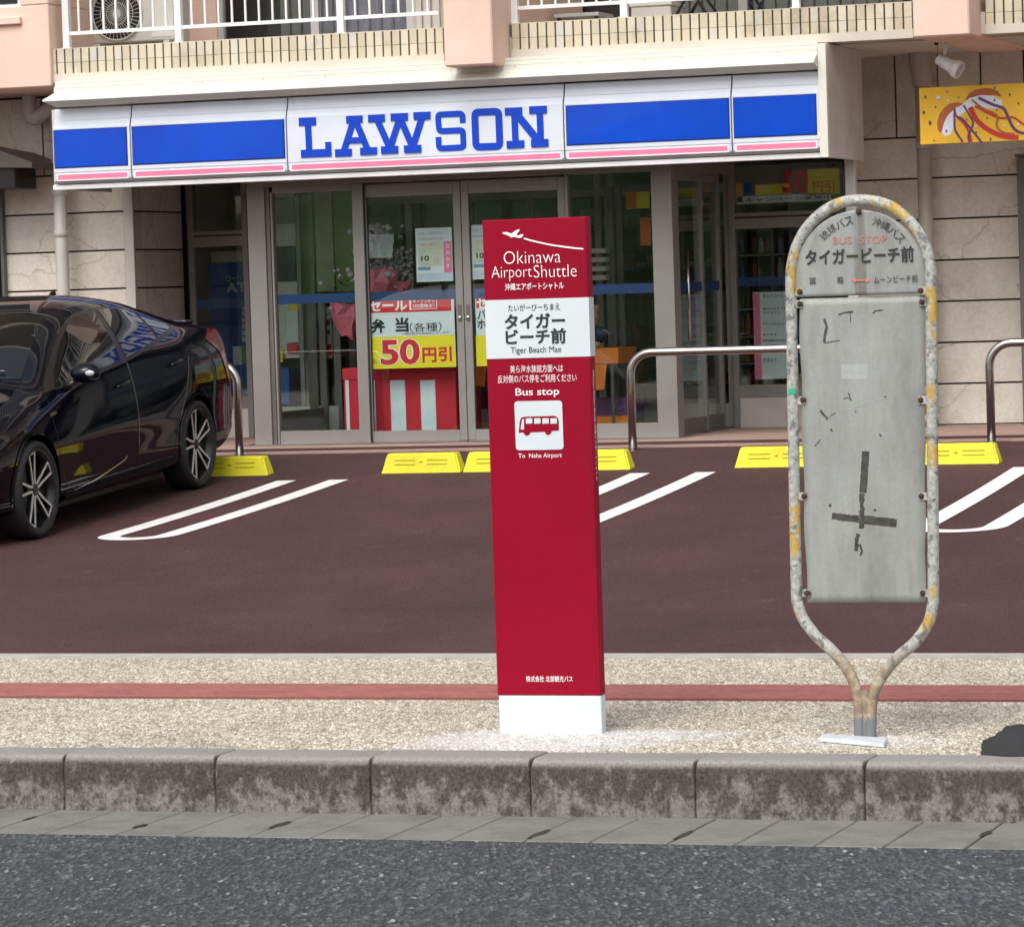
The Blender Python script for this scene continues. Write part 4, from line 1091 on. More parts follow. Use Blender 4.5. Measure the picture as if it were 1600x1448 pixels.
ptext('lettering', '反対側のバス停をご利用ください', 778, 585, 901, 597.5, YF, W2, pil, .002)
ptext('lettering', 'Bus stop', 805.5, 606, 874, 621, YF, W2, pil, .012)
ptext('lettering', 'To  Naha Airport', 810, 708, 878, 717, YF, W2, pil, .008)
ptext('lettering', '株式会社 北部観光バス', 822, 1055.5, 895, 1065, YF, W2, pil, .010)
# little aeroplane and its trail
pprism('aeroplane_emblem', [(785, 363.5), (791, 362.5), (799, 365), (806, 360), (812, 358), (811, 361), (806.5, 367.5), (811, 368), (815, 366), (818, 366.5), (815, 371.5), (810, 372), (803, 370), (798.5, 371.5), (797, 369.5), (791, 367), (785.5, 365.2)], YF-.0005, .0006, W2, pil)
pstroke('trail_line', [(818.5, 372.5), (830, 376), (845, 379.5), (862, 383), (880, 385.6), (897, 387.8), (911.5, 389)], 2.4, YF-.0005, .0006, W2, pil)
# pictogram
def rr(x0, y0, x1, y1, r, sk=(0, 0)):
    out = []
    for cx, cy, a in ((x1-r, y0+r, -90), (x1-r, y1-r, 0), (x0+r, y1-r, 90), (x0+r, y0+r, 180)):
        for k in range(5):
            t = R(a+90*k/4); out.append((cx+r*math.cos(t)+sk[0]*(cy-y0), cy+r*math.sin(t)+sk[1]*(cx-x0)))
    return out
pprism('pictogram_panel', rr(803.5, 627, 878, 703.5, 5, (.035, -.018)), YF-.0002, .0008, M['white_sheet'], pil)
YQ = YF-.0012
pic = pprism('bus_pictogram', [(810.5, 675), (812, 659), (814, 652.5), (820, 651), (866, 649.5), (871, 652), (873, 657), (873.3, 672.5), (862, 673.5), (861, 677), (857, 679.8), (853, 678.5), (851.5, 674.5), (829, 675.2), (827, 679), (823.5, 680.8), (819.5, 679), (817.8, 675.5), (811, 676)], YQ, .0006, M['crimson'], pil)
for pts in ([(813.5, 671), (815.5, 655.5), (818.6, 654), (818.8, 671)],):
    pprism('pictogram_window', pts, YQ-.0006, .0005, M['white_sheet'], pil)
for x0 in (821.5, 834.5, 847.3, 860):
    pprism('pictogram_window', [(x0, 653.6), (x0+10, 653.2), (x0+10.2, 661.5), (x0+.2, 662)], YQ-.0006, .0005, M['white_sheet'], pil)
# small vertical lettering on the right side face
fx = xb+.0008
text('lettering', 'Okinawa Airport Shuttle 沖縄エアポートシャトル', 0, Z(930, 578, YP)-Z(930, 752, YP), -.012, .012, 0, W2, pil, .02, .0004,
     frame=(Vector((xb, YP+.030, Z(930, 578, YP))), Vector((0, 0, -1)), Vector((0, 1, 0)), Vector((1, 0, 0))))

# ---------------------------------------------------------------- old oval bus stop sign
YO = 13.6
old = empty('oval_sign', (X(1352, 1150, YO), YO, 0), 'old oval bus stop sign of peeling yellow tube with a grey weathered sheet', 'bus stop sign')
arch = [(1345, 313), (1318, 316), (1291, 328), (1266, 350), (1248, 378), (1238, 412), (1236, 450)]
archr = [(1345, 313), (1372, 316), (1399, 327), (1424, 349), (1443, 378), (1453, 412), (1455, 450)]
left_low = [(1238.5, 600), (1241, 750), (1244.5, 920), (1247, 944), (1256, 968), (1276, 994), (1300, 1016), (1322, 1042), (1335, 1068), (1342, 1096), (1343, 1125), (1343.5, 1156)]
right_low = [(1456, 600), (1457.5, 750), (1458.5, 920), (1457, 946), (1450, 974), (1430, 1003), (1402, 1027), (1381, 1052), (1367, 1078), (1362, 1098), (1361, 1125), (1360.5, 1156)]
P = [at(x, y, YO) for x, y in left_low[::-1]+arch[::-1]+archr[1:]+right_low]
P[0].z = -.005; P[-1].z = -.005
P = smooth_path(P, 5)
tube('tube_frame', P, .0208, M['peel'], old, 16)
# welded web between the two tubes
box('web', X(1346, 1100, YO), X(1358, 1100, YO), YO-.012, YO+.012, 0, Z(1352, 1078, YO), M['peel'], old)
pp = [atz(x, y, 0) for x, y in ((1281, 1158), (1285, 1153), (1387, 1159), (1381, 1167))]
bm = bmesh.new(); t = [bm.verts.new((p.x, p.y, .016)) for p in pp]; b_ = [bm.verts.new((p.x, p.y, 0)) for p in pp]
bm.faces.new(t); bm.faces.new(b_[::-1])
for k in range(4): bm.faces.new((t[k], b_[k], b_[(k+1) % 4], t[(k+1) % 4]))
bmesh.ops.recalc_face_normals(bm, faces=bm.faces); bm_obj('foot_plate', bm, M['stopplate'], old)
# head plate and sheet, both slightly buckled
def buckle(x, z):
    return .0035*math.sin(z*5.1+x*2)+.0025*math.sin(x*13+z*3.3)+.0022*math.sin(x*21+z*9.5+1)*max(0, 1-abs(z-.9))+.0012*math.sin(x*34-z*17)
def sheet_obj(name, outline_l, outline_r, rows, th, m, amp=1.0, y0=-.004, par=old):
    """left and right edge x for each height"""
    nx_ = 14; vs = []; fs = []
    nr = len(rows)
    for side_ in (0, 1):
        for z, xl, xr in rows:
            for i in range(nx_+1):
                x = xl+(xr-xl)*i/nx_; vs.append((x, YO+y0+buckle(x, z)*amp+side_*th, z))
    off = nr*(nx_+1)
    for j in range(nr-1):
        for i in range(nx_):
            a = j*(nx_+1)+i; fs.append((a, a+1, a+nx_+2, a+nx_+1)); fs.append((off+a, off+a+nx_+1, off+a+nx_+2, off+a+1))
        for i in (0, nx_):
            a = j*(nx_+1)+i; fs.append((a, a+nx_+1, off+a+nx_+1, off+a))
    for i in range(nx_):
        fs.append((i, i+1, off+i+1, off+i)); a = (nr-1)*(nx_+1)+i; fs.append((a, a+1, off+a+1, off+a))
    o = mesh(name, vs, fs, m, par, smooth=False)
    bm = bmesh.new(); bm.from_mesh(o.data); bmesh.ops.recalc_face_normals(bm, faces=bm.faces)
    bm.to_mesh(o.data); bm.free()
    for p in o.data.polygons: p.use_smooth = abs(p.normal.y) > .9
    return o
zA, zB = Z(1348, 941, YO), Z(1348, 464, YO)
xl0, xr0, xl1, xr1 = X(1261, 941, YO), X(1447, 941, YO), X(1249, 466, YO), X(1445, 466, YO)
rows = [(zA+(zB-zA)*k/40, xl0+(xl1-xl0)*k/40+.003*math.sin(k*.5), xr0+(xr1-xr0)*k/40+.002*math.sin(k*.7)) for k in range(41)]
sheet_obj('blank_sheet', 0, 0, rows, .0015, M['sheet'], 1.0)
zC = Z(1346, 328, YO); zM = Z(1346, 425, YO); xc = (X(1236, 450, YO)+X(1455, 450, YO))/2; rad = (X(1455, 450, YO)-X(1236, 450, YO))/2-.017
rows = []
zB2 = zB+.006
for k in range(25):
    z = zB2+(zC-zB2)*k/24
    zc0 = zC-rad
    w = rad if z < zc0 else math.sqrt(max(.0001, rad**2-(z-zc0)**2))
    rows.append((z, xc-max(w, .02), xc+max(w, .02)))
sheet_obj('head_plate', 0, 0, rows, .0015, sheet_mat(X(1344, 400, YO)), .25, -.007)
# angle irons and bolts
for k, (x, y) in enumerate(((1250, 456), (1250, 475), (1439, 454), (1441, 472), (1342, 331), (1255, 625), (1439, 625), (1257, 775), (1440, 775), (1262, 926), (1442, 926))):
    p = at(x, y, YO-.006)
    dx = -1 if x < 1300 else 1
    if k != 4: box('lug', p.x-.014+dx*.006, p.x+.014+dx*.006, YO-.0095, YO-.0078, p.z-.014, p.z+.014, M['peel'], old)
    bm = bmesh.new(); lathe(bm, [(-.006, .0105), (.0025, .0105), (.0028, .0062), (.009, .0060), (.010, .004)], (p.x, YO-.0095, p.z), Vector((0, -1, 0)), 10); bm_obj('bolt', bm, M['rust'], old)
YH = YO-.0098; SGN = old
def otext(body, x0, y0, x1, y1, m=INK, bold=0.0): return ptext('lettering', body, x0, y0, x1, y1, YH, m, old, bold)
otext('BUS', 1301, 369.5, 1330, 381, M['pink_ink'], -.008); otext('STOP', 1343, 368.5, 1385, 380, M['pink_ink'], -.008)
otext('タイガービーチ前', 1258, 387, 1428, 412, INK, .02)
otext('富', 1264.5, 433, 1275, 444); otext('着', 1307, 432, 1318, 443); otext('ムーンビーチ前', 1365, 430, 1434, 442, INK, .004)
pstroke('double_arrow', [(1335, 438.5), (1356, 438)], 2.0, YH-.0006, .0008, M['pink_ink'], old)
for xx, s in ((1331, 1), (1359, -1)): pprism('double_arrow', [(xx, 438.3), (xx+6*s, 434), (xx+6*s, 442.6)], YH-.0004, .0006, M['pink_ink'], old)
# curved names
for chars, a0, a1 in (('琉球バス', 136, 104), ('沖縄バス', 72, 40)):
    cx, cy, rad_ = 1345.5, 424, 81
    for k, ch in enumerate(chars):
        a = R(a0+(a1-a0)*k/3)
        px, py = cx+rad_*math.cos(a)*.98, cy-rad_*math.sin(a)
        p = at(px, py, YH); rot = a-math.pi/2
        xd = Vector((math.cos(rot), 0, math.sin(rot))); zd = Vector((-math.sin(rot), 0, math.cos(rot)))
        h = .0155
        text('lettering', ch, -h, h, -h, h, 0, INK, old, .0, .0006, frame=(p, xd, zd, Vector((0, -1, 0))))
# marks left on the sheet
YS = YO-.012
def on_sheet(name, pts, wpx, m=M['black_tape'], jag=0):
    bm = bmesh.new(); Q = []
    for x, y in pts:
        p = at(x, y, YS); Q.append(p)
    w = wpx*(YO/.93)/F_PX
    L_, R_ = [], []
    dense = []
    for i in range(len(Q)-1):
        n = max(2, int((Q[i+1]-Q[i]).length/.006))
        for j in range(n): dense.append(Q[i].lerp(Q[i+1], j/n))
    dense.append(Q[-1])
    for i, p in enumerate(dense):
        d = (dense[min(i+1, len(dense)-1)]-dense[max(0, i-1)]).normalized(); nn = Vector((-d.z, 0, d.x))
        ww = w/2*(1+random.uniform(-jag, jag)); ww2 = w/2*(1+random.uniform(-jag, jag))
        for s, lst, w_ in ((1, L_, ww), (-1, R_, ww2)):
            q = p+nn*s*w_; yy = YO-.004+buckle(q.x, q.z)-.0007
            lst.append(bm.verts.new((q.x, yy, q.z)))
    for i in range(len(dense)-1): bm.faces.new((L_[i], L_[i+1], R_[i+1], R_[i]))
    bm_obj(name, bm, m, old)
on_sheet('tape_mark', [(1352.5, 705), (1350.5, 740), (1348, 770)], 11.5, jag=.06); on_sheet('tape_mark', [(1347.5, 771), (1345.5, 800), (1344, 826)], 7.5, jag=.5)
on_sheet('tape_mark', [(1299, 806), (1325, 809.5), (1341, 811)], 10, jag=.12); on_sheet('tape_mark', [(1347, 812), (1375, 814.5), (1401, 817)], 12.5, jag=.1)
on_sheet('tape_mark', [(1340, 834), (1337, 848), (1338, 861)], 6, jag=.4); on_sheet('tape_mark', [(1342, 850), (1346, 860), (1343, 868)], 3, jag=.3)
on_sheet('pen_mark', [(1287, 498), (1291, 510), (1289, 522), (1287, 534)], 4, jag=.3); on_sheet('pen_mark', [(1286, 536), (1298, 534), (1312, 532)], 1.4, jag=.4)
on_sheet('pen_mark', [(1309, 492), (1318, 489), (1332, 487)], 2.2, jag=.5); on_sheet('pen_mark', [(1362, 490), (1367, 486), (1379, 485)], 2.2, jag=.4); on_sheet('pen_mark', [(1327, 486), (1328, 496), (1328, 505)], 1.2, jag=.4)
on_sheet('pen_mark', [(1281, 641), (1287, 649), (1293, 655)], 3.2, jag=.4); on_sheet('pen_mark', [(1318, 623), (1324, 621), (1330, 625)], 1.6, jag=.3); on_sheet('pen_mark', [(1325, 613), (1328, 620), (1330, 626)], 1.8, jag=.4)
on_sheet('pen_mark', [(1272, 697), (1277, 692), (1281, 687)], 1.6, jag=.4); on_sheet('pen_mark', [(1297, 670), (1300, 674)], 3, jag=.3); on_sheet('pen_mark', [(1374, 678), (1377, 682)], 2.6, jag=.4)
on_sheet('pen_mark', [(1294, 789), (1298, 790)], 5, jag=.4); on_sheet('pen_mark', [(1365, 797), (1369, 797)], 3, jag=.4); on_sheet('pen_mark', [(1336, 643), (1338, 643)], 2.4, jag=.3)
on_sheet('pen_mark', [(1297, 650), (1306, 645)], 1.2, jag=.3); on_sheet('pen_mark', [(1384, 619), (1381, 621)], 2.5, jag=.3)
pal = plain('sheet_ghost', (.345, .365, .365), .55, var=.12, vs=30)
on_sheet('sticker_ghost', [(1334, 569), (1334, 592)], 40, pal, .03)
on_sheet('scratch', [(1296, 655), (1320, 641), (1350, 633), (1384, 620)], 1.0, pal, .5)
bm = bmesh.new(); p = at(1237.5, 612, YO-.0195); add_box(bm, p.x-.013, p.x+.013, p.y-.002, p.y+.003, p.z-.012, p.z+.012, .002); bm_obj('green_sticker', bm, M['teal'], old)

# ---------------------------------------------------------------- drainpipes, spotlight, banner, eave
yp = 29.45
t = empty('drainpipe', (X(90, 300, yp), yp, DECK), 'pale drainpipe with an elbow running down the left stone wall', 'drainpipe')
xp = X(94.5, 330, yp); zel = Z(90, 178, yp)
tube('pipe', [(xp, yp, DECK), (xp, yp, zel-.02)], .055, M['pvc_l'], t, 16)
xe = X(46, 165, yp)
tube('elbow', smooth_path([(xe, yp, ZS-.0), (xe, yp, Z(46, 175, yp)), (xe+.05, yp, Z(46, 186, yp)), (xp-.05, yp, zel+.05), (xp, yp, zel-.0), (xp, yp, zel-.06)], 5), .058, M['pvc_l'], t, 16)
for yy in (300, 365): zc1 = Z(95, yy, yp); tube('collar', [(xp, yp, zc1-.03), (xp, yp, zc1+.03)], .061, M['pvc_l'], t, 16)
yp = 30.2
xp = X(1446, 330, yp); xq = X(1436, 90, yp)
t = empty('drainpipe', (xp, yp, DECK), 'beige drainpipe behind the yellow banner on the right stone wall', 'drainpipe')
tube('pipe', [(xp, yp, DECK), (xp, yp, Z(1440, 130, yp))], .058, M['pvc'], t, 16)
tube('elbow', smooth_path([(xq, yp, ZS), (xq, yp, Z(1436, 100, yp)), (xp, yp, Z(1440, 120, yp)), (xp, yp, Z(1440, 135, yp))], 5), .082, M['pvc'], t, 16)
for yy in (225, 610, 655): zc1 = Z(1448, yy, yp); tube('collar', [(xp, yp, zc1-.035), (xp, yp, zc1+.035)], .064, M['pvc'], t, 16)
# dark corner piece at the right edge
pbx = X(1594, 400, 30.2)
t = empty('corner_post', (pbx+.1, 30.2, DECK), 'dark brown upright at the right edge of the stone wall', 'post')
box('upright', pbx, pbx+.16, 30.15, 30.4, DECK, Z(1596, 245, 30.2), M['frame_d'], t, .004); box('cap', pbx-.01, pbx+.17, 30.14, 30.41, Z(1596, 245, 30.2)+.001, Z(1596, 245, 30.2)+.02, M['frame_d'], t)
# spotlight
yl = 28.75
t = empty('spotlight', at(1478, 66, yl), 'small white spotlight hanging above the yellow banner', 'spotlight')
p0 = at(1478, 62, yl); p0.z = ZS-.012
tube('stem', [p0, at(1478, 74, yl), at(1476, 86, yl)], .013, M['white_rail'], t, 10)
bm = bmesh.new(); lathe(bm, [(0, .03), (.012, .03), (.014, .015)], p0, Vector((0, 0, -1)), 14); bm_obj('ceiling_rose', bm, M['white_rail'], t)
a, b = at(1464, 92, yl), at(1500, 111, yl-.03); L = (b-a).length; ax = (b-a)
bm = bmesh.new(); lathe(bm, [(0, .020), (.006, .038), (L*.28, .044), (L*.30, .047), (L*.34, .047), (L*.36, .044), (L*.72, .052), (L*.76, .066), (L*.97, .070), (L, .066), (L-.01, .058)], a, ax, 20)
bm_obj('lamp_head', bm, M['white_rail'], t, smooth=True)
bm = bmesh.new(); lathe(bm, [(0, .057), (.004, .055)], a+ax*((L-.012)/L), ax, 18); bm_obj('lens', bm, M['lens'], t)
bm = bmesh.new(); q = at(1463, 64, yl+.1); lathe(bm, [(0, .012), (.02, .02), (.03, .008)], (q.x, q.y, ZS-.012), Vector((0, 0, -1)), 10); bm_obj('cable_gland', bm, M['rubber'], t)
# banner
yb = 28.95
t = empty('yellow_banner', at(1520, 224, yb), 'yellow painted banner board with two white and rust coloured figures and streamers', 'banner')
bp = box('board', X(1437, 180, yb), X(1437, 180, yb)+1.35, yb, yb+.02, (Z(1437, 227, yb)+Z(1590, 219, yb))/2, (Z(1437, 138, yb)+Z(1590, 130, yb))/2, M['banner'], t, .002)
def B(p): return (1260+p[0]/4.706, p[1]/4.706)
def bprism(name, pts, m, k): pprism(name, [B(p) for p in pts], yb-.0006*k-.0004, .0005, m, t)
bprism('rust_cap', [(960, 905), (975, 850), (1005, 800), (1050, 765), (1110, 752), (1160, 765), (1120, 800), (1060, 830), (1020, 880), (1005, 940), (985, 985), (965, 950)], M['ban_orange'], 1)
bprism('rust_cap', [(1168, 735), (1195, 690), (1240, 662), (1300, 648), (1360, 652), (1410, 675), (1440, 715), (1380, 700), (1280, 705), (1200, 735)], M['ban_orange'], 1)
bprism('white_body', [(995, 975), (1010, 910), (1040, 850), (1090, 800), (1150, 768), (1200, 722), (1290, 700), (1390, 712), (1440, 745), (1440, 775), (1400, 800), (1340, 800), (1260, 780), (1190, 800), (1150, 840), (1100, 870), (1085, 930), (1060, 990), (1020, 1005)], M['ban_white'], 2)
def bstroke(pts, w, m, k): pstroke('streamer', smooth2([B(p) for p in pts]), w/4.706, yb-.0006*k-.0004, .0005, m, t)
def smooth2(P): return [(v.x, v.z) for v in smooth_path([(a, 0, b) for a, b in P], 5)]
bstroke([(1085, 790), (1100, 850), (1150, 900), (1190, 960), (1215, 1045)], 17, M['ban_red'], 3)
bstroke([(1090, 800), (1088, 880), (1095, 960), (1150, 1045)], 15, M['ban_purple'], 4)
bstroke([(1110, 860), (1150, 880), (1210, 950), (1290, 1050)], 15, M['ban_purple'], 5)
bstroke([(1155, 775), (1200, 850), (1225, 910), (1190, 1000), (1200, 1048)], 13, M['ban_purple'], 6)
bstroke([(1205, 790), (1250, 880), (1330, 950), (1440, 1000), (1560, 1012)], 34, M['ban_red'], 7)
bstroke([(1240, 780), (1330, 830), (1430, 870), (1520, 865), (1590, 910), (1680, 960)], 14, M['ban_red'], 8)
bstroke([(1265, 720), (1370, 770), (1450, 800), (1490, 880), (1540, 960), (1640, 990)], 20, M['ban_purple'], 9)
bstroke([(1215, 735), (1300, 800), (1400, 850), (1400, 930), (1450, 975), (1530, 985)], 13, M['ban_orange'], 10)
bm = bmesh.new()
for x, y, r in ((875, 715, 9), (865, 828, 11), (910, 905, 13), (950, 790, 7), (1035, 675, 6), (1120, 718, 6), (940, 1035, 6), (1385, 650, 8), (1497, 698, 8), (1560, 762, 8), (1385, 738, 8), (1030, 965, 8), (1330, 870, 6), (1250, 975, 7), (1355, 1022, 9), (1180, 880, 6), (1402, 812, 7)):
    q = at(*B((x, y)), yb); rr_ = r/4.706*.0051; poly = [(q.x+rr_*math.cos(k*.9)*.8, q.z+rr_*math.sin(k*.9)*1.2) for k in range(7)]
    prism(bm, poly, yb-.0075, yb-.0065)
bm_obj('speckles', bm, M['ban_purple'], t)
for x, y, r in ((970, 718, 17), (1040, 740, 9), (1248, 930, 9), (1455, 925, 9), (1555, 915, 10)):
    bprism('pale_spot', [(x+r*math.cos(k*1.05)*1.1, y+r*math.sin(k*1.05)*.8) for k in range(6)], M['ban_white'], 11)
for s in (0.15, 1.2): tube('hanger', [(X(1437, 180, yb)+s, yb+.01, Z(1437, 138, yb)), (X(1437, 180, yb)+s, yb+.01, ZS-.01)], .003, M['steel'], t, 6)
# dark eave and lantern at the left edge
ye = 29.0
t = empty('eave', at(10, 250, ye), 'small dark grey eave over the window at the left edge', 'awning')
bm = bmesh.new(); prism(bm, [(at(x, y, ye).x, at(x, y, ye).z) for x, y in ((-120, 214), (2, 236), (50, 254), (50, 262), (-120, 262))], ye, ye+.6); bm_obj('roof', bm, M['frame_d'], t)
pbox('box', -100, 263, 24, 298, ye+.05, .4, M['trim_black'], t, .01)
t = empty('window', at(0, 400, 29.6), 'dark glazed window at the left edge beside the stone wall', 'window')
pbox('frame', -160, 300, 9, 700, 29.58, .06, M['frame_d'], t); pbox('pane', -150, 305, 4, 690, 29.572, .006, M['car_glass'], t)

# ---------------------------------------------------------------- things in and behind the shop glass
YW1 = YV+.068
def poster(name, px0, py0, px1, py1, Y, label, cat='poster', m=None):
    pm, qm = (px0+px1)/2, (py0+py1)/2; q = at(pm, py1, Y)
    r = empty(name, q, label, cat)
    box('paper', X(px0, qm, Y), X(px1, qm, Y), Y, Y+.0015, Z(pm, py1, Y), Z(pm, py0, Y), m or M['poster_white'], r)
    return r
def pf(name, a, b, c, d, Y, k, m, par): return pbox(name, a, b, c, d, Y-.0008*k-.0002, .0006, m, par)
YD = YV+.060
r = poster('sale_poster', 577, 464, 711, 575, YD, 'red white and yellow sale poster on the left sliding door', m=M['poster_white'])
pf('red_header', 577, 463.5, 705, 487.5, YD, 1, M['poster_red'], r); pf('yellow_field', 578, 525, 711, 575, YD, 1, M['poster_yellow'], r)
Yt = YD-.0012
ptext('lettering', 'セール！', 577, 468.5, 643, 486, Yt, W2, r, .03); 
ptext('lettering', 'オープンから', 645, 467.5, 679, 473, Yt, W2, r, .01); ptext('lettering', '3日間限定！', 645, 475, 679, 481, Yt, W2, r, .01)
pstroke('outline', [(641, 466.5), (682, 464.8), (682.5, 482), (641.5, 483.7), (641, 466.5)], 1.0, Yt-.0002, .0004, W2, r)
ptext('lettering', '弁', 580, 498, 601.5, 521, Yt, INK, r, .035); ptext('lettering', '当', 617.5, 496, 639, 519, Yt, INK, r, .035)
ptext('lettering', '（各種）', 640, 504, 690, 518, Yt, INK, r, .002)
ptext('lettering', '一部対象外の商品がございます', 627, 518.5, 702, 522.5, Yt, INK, r, .0)
ptext('lettering', '50', 593.5, 529, 657, 571, Yt, M['white_ink'], r, .06, .0002); ptext('lettering', '50', 594.5, 530, 656, 570, Yt, M['poster_red'], r, .03, .0012)
ptext('lettering', '円', 660, 543, 682, 566.5, Yt, M['poster_red'], r, .035); ptext('lettering', '引', 685, 541.5, 706, 565, Yt, M['poster_red'], r, .035)
ptext('lettering', '税込', 579, 560, 589, 569, Yt, INK, r, .0)
r = poster('sale_poster', 744, 462, 840, 571, YD, 'sale poster on the right sliding door, mostly behind the red pillar', m=M['poster_white'])
pf('red_header', 744, 461, 840, 480, YD, 1, M['poster_red'], r); pf('yellow_field', 744, 523, 840, 571, YD, 1, M['poster_yellow'], r)
ptext('lettering', 'セール！', 744.5, 464, 800, 482, Yt, W2, r, .03); ptext('lettering', 'パン', 745.5, 483, 775, 499, Yt, INK, r, .02); ptext('lettering', 'ホット', 745.5, 499, 790, 514, Yt, INK, r, .02)
ptext('lettering', '50円引', 770, 527, 835, 566, Yt, M['poster_red'], r, .03)
def notice(a, b, c, d, label):
    r = poster('notice_sheet', a, b, c, d, YD, label); w, h = c-a, d-b
    def f(n, u0, v0, u1, v1, m, k=1): pf(n, a+u0*w, b+v0*h, a+u1*w, b+v1*h, YD, k, m, r)
    f('header_bar', .04, .18, .74, .235, M['grey_text']); f('pink_column', .76, .25, .98, .83, M['sign_pink']); f('cream_field', .06, .26, .74, .72, plain('cream_paper', (.62, .62, .50), .6))
    f('blue_field', .06, .73, .40, .79, plain('pale_blue_paper', (.15, .25, .48), .6)); f('lower_field', .04, .84, .98, .97, plain('lilac_paper', (.50, .56, .68), .6))
    def T(s, u0, v0, u1, v1, m=M['grey_text'], bo=.01): ptext('lettering', s, a+u0*w, b+v0*h, a+u1*w, b+v1*h, YD-.0018, m, r, bo)
    T('Ponta', .05, .07, .2, .14); T('レジ袋有料化', .24, .07, .72, .13); T('クーポン', .12, .29, .58, .34, M['pink_ink']); T('お得なキャンペーン', .16, .36, .66, .40)
    T('10', .14, .52, .36, .62, INK, .03); T('対象商品', .12, .43, .38, .47); T('プレゼント', .46, .43, .72, .49); T('店舗で', .46, .54, .70, .68); T('毎月開催', .12, .65, .38, .70)
    T('お', .82, .30, .92, .38, W2); T('知', .82, .42, .92, .50, W2); T('ら', .82, .54, .92, .62, W2); T('せ', .82, .66, .92, .74, W2)
    T('詳しくはアプリで', .10, .87, .80, .93)
    return r
notice(650, 356, 707, 440, 'notice sheet with pink side column, left of the door meeting stiles')
notice(737, 351, 790, 436, 'notice sheet right of the door meeting stiles, partly behind the pillar')
# crumpled white paper behind left door
vs, fs = [], []; Yc = 29.25
for j in range(7):
    for i in range(9):
        q = at(573+41*i/8, 366+37*j/6, Yc); vs.append((q.x, Yc+.02*math.sin(i*1.7+j*.6)+random.uniform(-.008, .008), q.z))
for j in range(6):
    for i in range(8): a = j*9+i; fs.append((a, a+1, a+10, a+9))
tag(mesh('paper_bag', vs, fs, M['poster_white'], smooth=False), 'crumpled white paper behind the glass of the left sliding door', 'paper')
# striped table
ytb = 29.12
xa, xb = X(537, 620, ytb), X(713, 620, ytb); zt2 = Z(620, 574, ytb)
t = empty('cloth_table', ((xa+xb)/2, ytb+.3, DECK), 'table draped in red and white striped cloth behind the left sliding door', 'table')
box('cloth', xa, xb, ytb, ytb+.6, DECK+.02, zt2, M['cloth_red'], t, .006)
box('cloth_overlay', xa-.004, xb+.004, ytb-.006, ytb+.61, Z(620, 592, ytb), zt2+.003, M['cloth_red'], t, .004)
for a, b in ((541, 546), (580, 587), (611, 634), (658, 681)):
    pbox('white_stripe', a, 594, b, 690, ytb-.004, .003, M['cloth_white'], t)
# bouquets wrapped in pink on the table
def bouquet(px, py, Y, s, label, blossoms, lean=0):
    q = at(px, py, Y); t = empty('bouquet', (q.x, Y, q.z), label, 'flowers')
    bm = bmesh.new(); n = 9; rings = []
    for h, r_ in ((0, .07), (.10, .10), (.20, .14), (.30, .15)):
        rings.append([bm.verts.new((q.x+lean*h+math.cos(2*math.pi*k/n)*r_*s*random.uniform(.75, 1.2), Y+math.sin(2*math.pi*k/n)*r_*s*random.uniform(.6, 1), q.z+h*s*1.1+random.uniform(-.03, .03)*s)) for k in range(n)])
    for a, b in zip(rings, rings[1:]):
        for k in range(n): bm.faces.new((a[k], a[(k+1) % n], b[(k+1) % n], b[k]))
    bm_obj('wrapping', bm, M['pink_wrap'], t)
    bm = bmesh.new()
    for k in range(blossoms):
        c = Vector((q.x+lean*.5+random.gauss(0, .10*s), Y+random.gauss(0, .06*s), q.z+(.38+random.uniform(-.12, .28))*s))
        r_ = random.uniform(.014, .028)*max(s, .9); m4 = Matrix.Translation(c) @ Matrix.Rotation(random.uniform(0, 3), 4, 'X') @ Matrix.Scale(r_, 4)
        bmesh.ops.create_cone(bm, cap_ends=True, segments=6, radius1=1, radius2=.3, depth=.7, matrix=m4)
    bm_obj('blossoms', bm, M['flower'], t, kind='stuff')
    bm = bmesh.new()
    for k in range(blossoms):
        c = Vector((q.x+lean*.5+random.gauss(0, .11*s), Y+.03+random.gauss(0, .06*s), q.z+(.32+random.uniform(-.12, .28))*s)); d = Vector((random.uniform(-1, 1), random.uniform(-1, 1), random.uniform(0, 1))).normalized()*.035; e = Vector((random.uniform(-1, 1), random.uniform(-1, 1), random.uniform(-1, 1))).normalized()*.012
        bm.faces.new([bm.verts.new(c-d), bm.verts.new(c+e), bm.verts.new(c+d), bm.verts.new(c-e)])
    bm_obj('leaves', bm, M['leaf'], t, kind='stuff')
bouquet(543, 528, 29.35, .85, 'small pink wrapped bouquet left of the first door stile', 14, -.02)
bouquet(592, 486, 29.4, 1.05, 'large bouquet of pale flowers in pink wrapping behind the sale poster', 120)
bouquet(622, 490, 29.5, .8, 'bouquet of lilac flowers right of the crumpled paper', 90)
# orange table, right of the pillar
yo = 29.5; xa, xb = X(700, 620, yo), X(968, 620, yo); zt3 = Z(900, 545, yo)
t = empty('orange_table', ((xa+xb)/2, yo+.2, DECK), 'table with an orange cloth behind the glass right of the red pillar', 'table')
box('top_cloth', xa, xb, yo, yo+.5, Z(900, 570, yo), zt3, M['orange'], t, .006)
pprism('cloth_corner', [(905, 571), (948, 569), (944, 608), (918, 612)], yo-.004, .003, M['orange'], t)
pprism('cloth_corner', [(708, 573), (760, 571), (757, 604), (722, 600)], yo-.004, .003, M['orange'], t)
for x in (xa+.05, xb-.08):
    for y in (yo+.04, yo+.44): box('leg', x, x+.025, y, y+.025, DECK+.006, Z(900, 570, yo)-.001, M['steel'], t)
q = at(925, 545, 29.6)
t = empty('plush_toy', (q.x, 29.6, q.z), 'brown and dark blue plush toy sitting on the orange table', 'toy')
